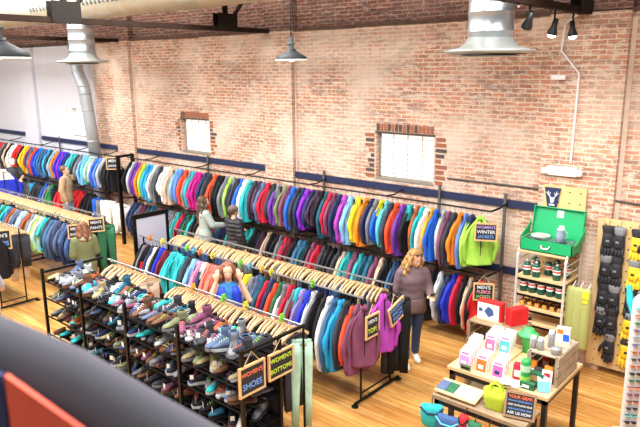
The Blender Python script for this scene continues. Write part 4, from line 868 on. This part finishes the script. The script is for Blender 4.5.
link('edge_strip', MB().box(-.56, -.49, -.035, -.02, 0, 2.11), OAK, t)
t = thing('pennant', 'navy cloth pennant with white stag head on the pegboard', 'pennant', (-3.26, D-.155, 2.27))
link('cloth', MB().prism([(-.1, .27), (.13, .27), (.08, 0), (-.05, 0)], -.004, .004), mat('pennant_navy', '22305c', .8), t)
wm = mat('emblem_white', 'e6eaf2', .8); g = MB()
g.prism([(-.02, .13), (.05, .13), (.035, .06), (.015, .045), (-.005, .06)], -.008, -.004)
link('stag_head', g, wm, t)
for sx in (-1, 1): link('antler', MB().tube([(.015+sx*.02, -.006, .13), (.015+sx*.055, -.006, .16), (.015+sx*.06, -.006, .22)], .006, 5).tube([(.015+sx*.045, -.006, .15), (.015+sx*.03, -.006, .2)], .005, 5).tube([(.015+sx*.06, -.006, .17), (.015+sx*.085, -.006, .2)], .005, 5), wm, t)
link('emblem_bar', MB().box(-.025, .055, -.008, -.004, .015, .035), wm, t)
OP = mat('pad_green', 'a2a764', .55, noise=.08, bump=.1)
for i, (x, w_, lab) in enumerate(((-2.7, .07, 'leftmost olive sleeping pad hanging beside the white rack'), (-2.6, .08, 'wide middle olive sleeping pad with pale seam'), (-2.5, .06, 'rightmost olive sleeping pad carrying the yellow label'))):
    t = thing('sleeping_pad', lab, 'sleeping pad', (x, 8.22, .5), 0, 'olive sleeping pads'); 
    link('pad', MB().loft([[(w_*s*math.copysign(abs(cos(2*pi*k/16))**.7, cos(2*pi*k/16)), .05*s*sin(2*pi*k/16), z) for k in range(16)] for z, s in ((0, .8), (.03, 1), (.4, 1.04), (.8, 1), (.84, .8), (.85, .5))]).mesh('p', True), OP, t)
    link('strap', MB().tube([(0, 0, .84), (0, .1, .87), (-.02, .19, .87)], .006, 5), WHP, t)
    if i == 2: link('yellow_label', MB().box(-.05, .04, -.056, -.05, .72, .82).box(-.04, .03, -.058, -.05, .66, .7), mat('label_yellow', 'f0c83a', .5), t)
# gloves
GB = mat('glove_black', '24252c', .7, bump=.3); GG = mat('glove_grey', '84868c', .7, noise=.15); GY = mat('glove_yellow', 'f2cc2e', .6, noise=.08)
def glove(x, z, lab, cuff, body, s=1, mir=1):
    t = thing('glove', lab, 'glove', (x, D-.2, z), rad(random.uniform(-15, 15)), 'gloves on the pegboard'); t.scale = (s*mir, s, s)
    link('palm', MB().loft([[(w_*cos(2*pi*k/14), d*sin(2*pi*k/14), zz) for k in range(14)] for zz, w_, d in ((-.05, .05, .03), (-.12, .058, .035), (-.2, .062, .036), (-.22, .058, .03))]).mesh('p', True), body, t)
    link('cuff', MB().loft([[(w_*cos(2*pi*k/14), d*sin(2*pi*k/14), zz) for k in range(14)] for zz, w_, d in ((0, .065, .035), (-.01, .07, .04), (-.07, .055, .033), (-.08, .05, .03))]).mesh('c', True), cuff, t)
    for i, (o, l) in enumerate(((-.045, .08), (-.016, .1), (.014, .095), (.043, .075))): link('finger', MB().limb([(o, 0, -.21), (o*1.1, -.01, -.21-l*.6), (o*1.1, -.025, -.21-l)], [.018, .017, .014], 8).mesh('f', True), body, t)
    link('thumb', MB().limb([(.05, 0, -.12), (.08, -.02, -.17), (.085, -.03, -.21)], [.02, .018, .015], 8).mesh('f', True), body, t)
    link('logo_patch', MB().box(-.016, .016, -.042, -.036, -.16, -.14), GG if body is GB else GB, t); link('hook', MB().tube([(0, .0, 0), (0, .01, .05), (0, .07, .06)], .004, 5), CHR, t)
RN = ['top', 'second', 'third', 'fourth', 'lowest']
for j, z in enumerate((2.12, 1.72, 1.32, .98, .62)):
    for i, x in enumerate((-2.44, -2.3, -2.08, -1.94)):
        if j == 4 and i == 0: continue
        yel = i >= 2 and j in (1, 3, 4) or (i == 2 and j == 0)
        glove(x, z, '%s ski glove in the %s pegboard row, %s from left' % ('yellow' if yel else 'black', RN[j], ordi(i+1)), GG if (i+j) % 2 else GB, GY if yel else GB, 1.3, -1 if i % 2 else 1)
# sunglasses display
t = thing('sunglasses_display', 'tall white sunglasses display board at the right photo edge', 'display stand', (-1.45, 7.3, 0), rad(33))
w_ = .28; poly = [(-w_, 0), (w_, 0), (w_, 1.68)]+[(w_-.1+.1*cos(a), 1.68+.1*sin(a)) for a in [pi/2*k/5 for k in range(1, 6)]]+[(-w_+.1-.1*sin(a), 1.68+.1*cos(a)) for a in [pi/2*k/5 for k in range(6)]]
link('board', MB().prism(poly, -.02, .02), mat('display_white', 'f2f2f2', .4), t)
link('base', MB().box(-w_, w_, -.15, .25, 0, .03), WHP, t)
RR = t.matrix_basis
cols = ['teal', 'coral', 'forest green', 'plum', 'grey', 'slate blue', 'rust', 'charcoal', 'rust', 'black', 'forest green', 'coral', 'plum', 'rust', 'charcoal', 'teal', 'black', 'brown']
CN = {'forest green': 'green'}
for j in range(18):
    for i in range(3):
        x = -.19+i*.19; z = 1.62-j*.085; c = cols[(j+i*5) % 18]
        g = thing('sunglasses', '%s sunglasses on the white display, row %s from top, %s column' % (c, ordi(j+1), ('left', 'middle', 'right')[i]), 'sunglasses', tuple(RR @ Vector((x, -.045, z))), rad(33), 'sunglasses on the display')
        lm = mat('lens_'+c, PAL[c], .25)
        for sx in (-1, 1): link('lens', MB().lathe((0, 0, 0), [(0, -.002), (.028, -.002), (.028, .002), (0, .002)], 12).mesh('l'), lm, g, (sx*.034, 0, 0), (0, 0, pi/2))
        link('frame', MB().tube([(-.068, .02, .01), (-.062, 0, .012), (0, 0, .014), (.062, 0, .012), (.068, .02, .01)], .004, 5), BLKP if (i+j) % 2 else fab(c), g)
one('turquoise_strap', MB().tube([(-1.98, 8.1, 1.55), (-1.92, 8.0, 1.38), (-1.86, 7.95, 1.22)], [.03, .045, .025], 8), fab('teal'), 'turquoise strap hanging just left of the white display', 'strap')

# ------------------------------------------------------------------ display tables
DM = mat('dark_table_steel', '2e2a2a', .5, metal=.4)
def table(x0, x1, y0, y1, z, lab, th=.035, topm=OAK):
    t = thing('display_table', lab, 'table', ((x0+x1)/2, (y0+y1)/2, 0)); a = (x1-x0)/2; c = (y1-y0)/2
    link('tabletop', MB().box(-a, a, -c, c, z-th, z), topm, t)
    link('apron', MB().box(-a+.02, a-.02, -c+.02, -c+.05, z-th-.06, z-th).box(-a+.02, a-.02, c-.05, c-.02, z-th-.06, z-th).box(-a+.02, -a+.05, -c+.05, c-.05, z-th-.06, z-th).box(a-.05, a-.02, -c+.05, c-.05, z-th-.06, z-th), DM, t)
    for sx in (-1, 1):
        for sy in (-1, 1): link('leg', MB().box(sx*(a-.045)-.025, sx*(a-.045)+.025, sy*(c-.045)-.025, sy*(c-.045)+.025, 0, z-th), DM, t)
    return t
table(-3.2, -2.06, 5.84, 6.85, .95, 'pale wooden display table holding the card packets and crate')
table(-3.14, -2.12, 5.42, 5.82, .80, 'lower wooden table in front carrying the green tote bag', .04, WTH)
# wooden crate and red picture boxes
def crate(x0, x1, y0, y1, z0, z1, lab, m, openy=True):
    t = thing('wooden_crate', lab, 'crate', ((x0+x1)/2, (y0+y1)/2, z0)); a = (x1-x0)/2; c = (y1-y0)/2; h = z1-z0
    n = max(3, int(h/.1))
    for sx in (-1, 1):
        for i in range(n): link('side_slat', MB().box(sx*a-.008, sx*a+.008, -c, c, h*i/n+.008, h*(i+1)/n-.008), m, t)
        for sy in (-1, 1): link('corner_post', MB().box(sx*(a-.02)-.012, sx*(a-.02)+.012, sy*(c-.02)-.012, sy*(c-.02)+.012, 0, h), m, t)
    for i in range(4): link('top_slat', MB().box(-a, a, -c+2*c*i/4+.004, -c+2*c*(i+1)/4-.004, h-.012, h), m, t); 
    link('back_panel', MB().box(-a, a, c-.01, c, 0, h), m, t); link('bottom_panel', MB().box(-a, a, -c, c, 0, .012), m, t); return t
crate(-2.4, -2.08, 6.1, 6.68, .952, 1.28, 'grey weathered crate standing open on the display table', mat('crate_grey', 'b0a08a', .7, noise=.25, scale=10))
crate(-3.62, -2.95, 7.1, 7.55, 0, .98, 'tall wooden crate stand behind the card packets', WTH)
for x, y, lab, rz in ((-3.39, 7.28, 'red boxed kit with blue and white picture beside the rack', 0), (-3.08, 7.38, 'plain red box turned beside the picture box', 1.1)):
    t = thing('boxed_kit', lab, 'box', (x, y, .982), rz); link('carton', MB().box(-.13, .13, -.06, .06, 0, .22), fab('red'), t)
    if rz == 0:
        t.scale = (1.25, 1, 1.2)
        link('picture', MB().box(-.125, .11, -.064, -.06, .02, .2), TAG, t); link('picture_motif', MB().prism([(-.05, .11), (-.01, .17), (.04, .15), (.06, .09), (0, .05)], -.067, -.064).box(-.11, -.07, -.067, -.064, .1, .14), fab('denim blue'), t); link('wood_edge', MB().box(-.16, .16, -.07, -.061, 0, .02), OAK, t)
# card packets
def packet(x, y, z, c, lab, w_=.11, h=.17, rz=0, c2=None):
    t = thing('card_packet', lab, 'packet', (x, y, z), rz, 'card packets on the display table'); t.rotation_euler = (rad(-10), 0, rz)
    link('card', MB().box(-w_/2, w_/2, -.012, .012, 0, h), TAG, t)
    cm = mat('print_'+c, {'pink': 'ee6c9c', 'orange': 'f06a20', 'teal': '4ab4bc', 'lilac': 'c88ad0', 'magenta': 'e070b0', 'blue': 'b4c4ee'}[c], .6)
    link('printed_panel', MB().box(-w_*.46, w_*.46, -.0135, -.012, h*.05, h*.72), cm, t)
    link('heading', MB().box(-w_*.35, w_*.35, -.0135, -.012, h*.8, h*.9), mat('print_'+(c2 or 'magenta'), 'd060a8', .6), t)
    link('motif', MB().box(-w_*.25, w_*.2, -.0145, -.0135, h*.2, h*.42), fab('navy' if c in ('magenta',) else 'white'), t)
for nm, c, x, y, n in (('front left', 'lilac', -3.03, 5.9, 5), ('front middle', 'orange', -2.84, 5.93, 3), ('front right', 'magenta', -2.65, 5.93, 4), ('far left', 'blue', -3.11, 6.25, 3), ('rear left', 'pink', -2.98, 6.42, 5), ('rear right', 'teal', -2.83, 6.48, 4)):
    for i in range(n): packet(x-.01*i, y+i*.07, .952+(.03 if 'rear' in nm else 0), c, '%s and white card packet in the %s stack, %s from the front' % (c, nm, ordi(i+1)), .125, .2 if nm != 'front right' else .18)
one('card_riser', MB().box(-3.12, -2.7, 6.36, 6.8, .951, .981), OAK, 'flat wooden riser under the rear card packets', 'riser')
t = thing('green_booklet', 'small olive and black booklet before the lilac packets', 'booklet', (-2.99, 5.865, .952)); link('cover', MB().box(-.06, .06, -.008, .008, 0, .07), fab('olive'), t); link('stripe', MB().box(-.05, .05, -.01, -.008, .02, .045), fab('black'), t)
t = thing('food_pouch', 'red white pouch standing between cards and green canister', 'pouch', (-2.47, 6.05, .952), .2); link('pouch_body', MB().loft([[(w_*cos(2*pi*k/14), d*sin(2*pi*k/14), z) for k in range(14)] for z, w_, d in ((0, .055, .035), (.02, .06, .04), (.15, .055, .03), (.19, .04, .008))]).mesh('p', True), fab('crimson'), t); link('label', MB().box(-.035, .035, -.042, -.036, .04, .11), TAG, t)
GC = mat('canister_green', '2f9a50', .4)
for x, y, h_, lab in ((-2.36, 5.97, .3, 'tall green canister with pale label at the table middle'),):
    t = thing('green_canister', lab, 'canister', (x, y, .952)); link('can', MB().lathe((0, 0, 0), [(0, 0), (.05, 0), (.052, .01), (.052, .26), (.045, .28), (.03, .29), (0, .29)], 20).mesh('c', True), GC, t)
    link('label', MB().lathe((0, 0, .16), [(.053, 0), (.0535, 0), (.0535, .07), (.053, .07)], 20), mat('label_pale', 'b8e0c0', .5), t); link('leaf_print', MB().lathe((0, 0, .04), [(.053, 0), (.0535, 0), (.0535, .07), (.053, .07)], 20), fab('lime'), t)
t = thing('green_lantern', 'bright green collapsible lantern beside the grey cups', 'lantern', (-2.66, 6.75, .952)); link('dome', MB().lathe((0, 0, 0), [(0, 0), (.06, 0), (.07, .16), (.11, .19), (.12, .21), (.1, .235), (.06, .25), (.055, .29), (0, .3)], 22).mesh('d', True), mat('lantern_green', '3cc060', .4), t); link('ring', MB().lathe((0, 0, .2), [(.07, 0), (.122, 0), (.122, .012), (.07, .012)], 22), mat('lantern_dark', '1d7a3a', .4), t)
cupm = mat('cup_grey', 'b4bac4', .3, metal=.4)
for i, (x, y, h_) in enumerate(((-2.39, 6.2, .12), (-2.31, 6.2, .12), (-2.25, 6.34, .17))):
    t = thing('metal_cup', ('pale grey metal cup at the left on the crate', 'pale grey metal cup second from left on the crate', 'tall grey metal flask on the crate')[i], 'cup', (x, y, 1.282)); link('cup_body', MB().lathe((0, 0, 0), [(0, 0), (.034, 0), (.036, h_-.02), (.03, h_), (0, h_)], 16).mesh('c', True), cupm, t); link('lid', MB().lathe((0, 0, h_), [(0, 0), (.028, 0), (.028, .012), (0, .014)], 16), WHP, t)
t = thing('cooking_pot', 'small grey lidded pot on the crate corner', 'pot', (-2.14, 6.2, 1.282)); link('pot_body', MB().lathe((0, 0, 0), [(0, 0), (.05, 0), (.055, .06), (.058, .065), (0, .07)], 20).mesh('p', True), cupm, t); link('knob', MB().ell((0, 0, .078), (.012, .012, .01)), CHR, t)
t = thing('medicine_box', 'white box with orange and blue print on the crate', 'box', (-2.2, 6.55, 1.282), .2); link('carton', MB().box(-.07, .07, -.04, .04, 0, .16), TAG, t); link('orange_print', MB().box(-.06, .0, -.042, -.04, .1, .15), fab('orange'), t); link('blue_print', MB().box(0, .065, -.042, -.04, .02, .1), fab('blue'), t)
for i, (x, y, z, c) in enumerate(((-2.36, 6.15, 1.15, 'orange'), (-2.28, 6.13, 1.1, 'charcoal'), (-2.18, 6.14, 1.14, 'orange'), (-2.3, 6.4, 1.15, 'orange red'), (-2.17, 6.35, 1.18, 'forest green'))):
    t = thing('food_pouch', '%s pouch inside the grey crate, %s of five' % (c, ordi(i+1)), 'pouch', (x, y, .966)); hh = z-.95
    link('pouch_body', MB().loft([[(w_*cos(2*pi*k/12), d*sin(2*pi*k/12), zz) for k in range(12)] for zz, w_, d in ((0, .04, .03), (hh*.3, .05, .035), (hh*.8, .05, .03), (hh, .045, .008))]).mesh('p', True), fab(c), t); link('label', MB().box(-.03, .03, -.04, -.034, hh*.35, hh*.6), TAG, t)
t = thing('tea_box', 'dark green box with tan label before the crate', 'box', (-2.33, 5.98, .952), .05); 
t.location = (-2.27, 6.02, .952); link('carton', MB().box(-.09, .09, -.04, .04, 0, .15), fab('forest green'), t); link('tan_label', MB().box(-.06, .05, -.043, -.04, .07, .13), fab('tan'), t)
t = thing('tea_box', 'low dark green box in front of the tan labelled box', 'box', (-2.3, 5.91, .952), .05); link('carton', MB().box(-.08, .07, -.03, .03, 0, .07), fab('forest green'), t); link('white_label', MB().box(-.05, .02, -.033, -.03, .02, .05), TAG, t)
t = thing('leaflet', 'light blue booklet leaning at the table front right', 'booklet', (-2.14, 5.93, .956), .5); t.rotation_euler = (rad(-35), 0, .5); link('cover', MB().box(-.06, .06, -.004, .004, 0, .17), mat('booklet_blue', '6cc0e4', .5), t); link('white_band', MB().box(-.06, .06, -.006, -.004, .11, .15), TAG, t)
t = thing('leaflet', 'white booklet with red print behind the blue booklet', 'booklet', (-2.15, 6.0, .956), .2); t.rotation_euler = (rad(-12), 0, .2); link('cover', MB().box(-.05, .05, -.004, .004, 0, .2), TAG, t); link('red_print', MB().box(-.03, .03, -.006, -.004, .12, .17), fab('red'), t)
for i in range(4): one('paper_sheet', MB().box(-.11, .11, -.07, .07, 0, .004), TAG, 'white paper sheet beside the tote bag, %s from the top of its pile' % ordi(4-i), 'paper', (-2.5+.008*i, 5.93-.01*i, .952+.005*i), (0, 0, .2*i-.3), 'white paper sheets')
t = thing('tote_bag', 'lime green felt tote bag on the lower table', 'bag', (-2.49, 5.57, .802), .12)
LG = mat('felt_lime', 'b4cc38', .85, noise=.12, scale=30)
link('bag_body', MB().loft([[(w_*math.copysign(abs(cos(2*pi*k/20))**.5, cos(2*pi*k/20)), d*math.copysign(abs(sin(2*pi*k/20))**.6, sin(2*pi*k/20)), z) for k in range(20)] for z, w_, d in ((0, .09, .045), (.01, .1, .05), (.12, .115, .055), (.21, .125, .06), (.21, .12, .054), (.05, .095, .045))]).mesh('b', True), LG, t)
for y in (-.05, .05): link('bag_handle', MB().tube([(-.06, y, .2), (-.05, y*.6, .27), (0, y*.5, .29), (.05, y*.6, .27), (.06, y, .2)], .008, 6, 1.5), LG, t)
t = sign((-2.23, 5.56, .935), .3, .26, [('YOUR GEAR', 'orange'), ('DONATE YOUR GENTLY', 'blue'), ('USED OUTDOOR GEAR', 'white'), ('AND CLOTHING HERE', 'blue'), ('ASK US HOW', 'white')], 'chalk sign with orange heading propped on the lower table', rad(-60), hang=False, frame=mat('sign_brown', '9a7a60', .6))
t.rotation_euler = (0, rad(-18), rad(-75))
t = thing('postcard_tray', 'pale wooden tray of postcards on the lower table left', 'tray', (-2.9, 5.58, .82), .0); t.rotation_euler = (rad(12), 0, 0)
link('tray_board', MB().box(-.24, .24, -.12, .12, .03, .045), OAK, t)
for sx in (-1, 1): link('tray_foot', MB().box(sx*.18-.02, sx*.18+.02, -.1, .1, -.02, .03), WTH, t)
for i, (x, c) in enumerate(((-.18, 'slate blue'), (-.08, 'forest green'), (.04, 'white'), (.15, 'white'))): one('postcard', MB().box(-.055, .055, -.08, .08, 0, .004), fab(c), ('slate blue postcard at the left of the tray', 'dark green postcard second on the tray', 'white postcard in the middle of the tray', 'white postcard at the right end of the tray')[i], 'postcard', tuple(t.matrix_basis @ Vector((x, 0, .047))) , (rad(12), 0, 0), 'postcards on the tray')
# bags hanging under the lower table
def bag(x, z, w_, h, c, c2, lab, rz=0):
    t = thing('cloth_bag', lab, 'bag', (x, 5.36, z), rz, 'bags hanging below the lower table')
    link('bag_body', MB().loft([[(a*math.copysign(abs(cos(2*pi*k/18))**.7, cos(2*pi*k/18)), d*sin(2*pi*k/18), zz) for k in range(18)] for zz, a, d in ((-h, w_*.25, .03), (-h+.03, w_*.42, .05), (-h*.5, w_*.5, .06), (-.06, w_*.5, .045), (-.02, w_*.46, .02))]).mesh('b', True), fab(c), t)
    link('trim_band', MB().tube([(-w_*.5, -.02, -.05), (-w_*.2, -.062, -.1), (w_*.2, -.062, -.1), (w_*.5, -.02, -.05)], .01, 6), fab(c2), t); link('hook_loop', MB().tube([(0, 0, -.03), (0, .02, .02), (0, .06, .03)], .006, 5), BLKP, t)
bag(-3.1, .74, .24, .28, 'teal', 'navy', 'teal and navy cloth bag hanging at the left table corner', .5)
bag(-2.9, .68, .28, .3, 'denim blue', 'aqua', 'blue bag with aqua trim hanging under the tray', .1)
bag(-2.72, .76, .1, .25, 'red', 'black', 'small red pouch hanging behind the blue bag')
bag(-2.6, .72, .16, .3, 'forest green', 'grey', 'dark green bag hanging under the tote bag')
bag(-2.45, .72, .12, .28, 'orange red', 'black', 'orange red bag hanging right of the dark green bag')
bag(-2.32, .72, .12, .28, 'olive', 'red', 'olive bag hanging below the chalk sign')
bag(-2.2, .72, .12, .3, 'teal', 'green', 'teal bag hanging at the right lower table corner')
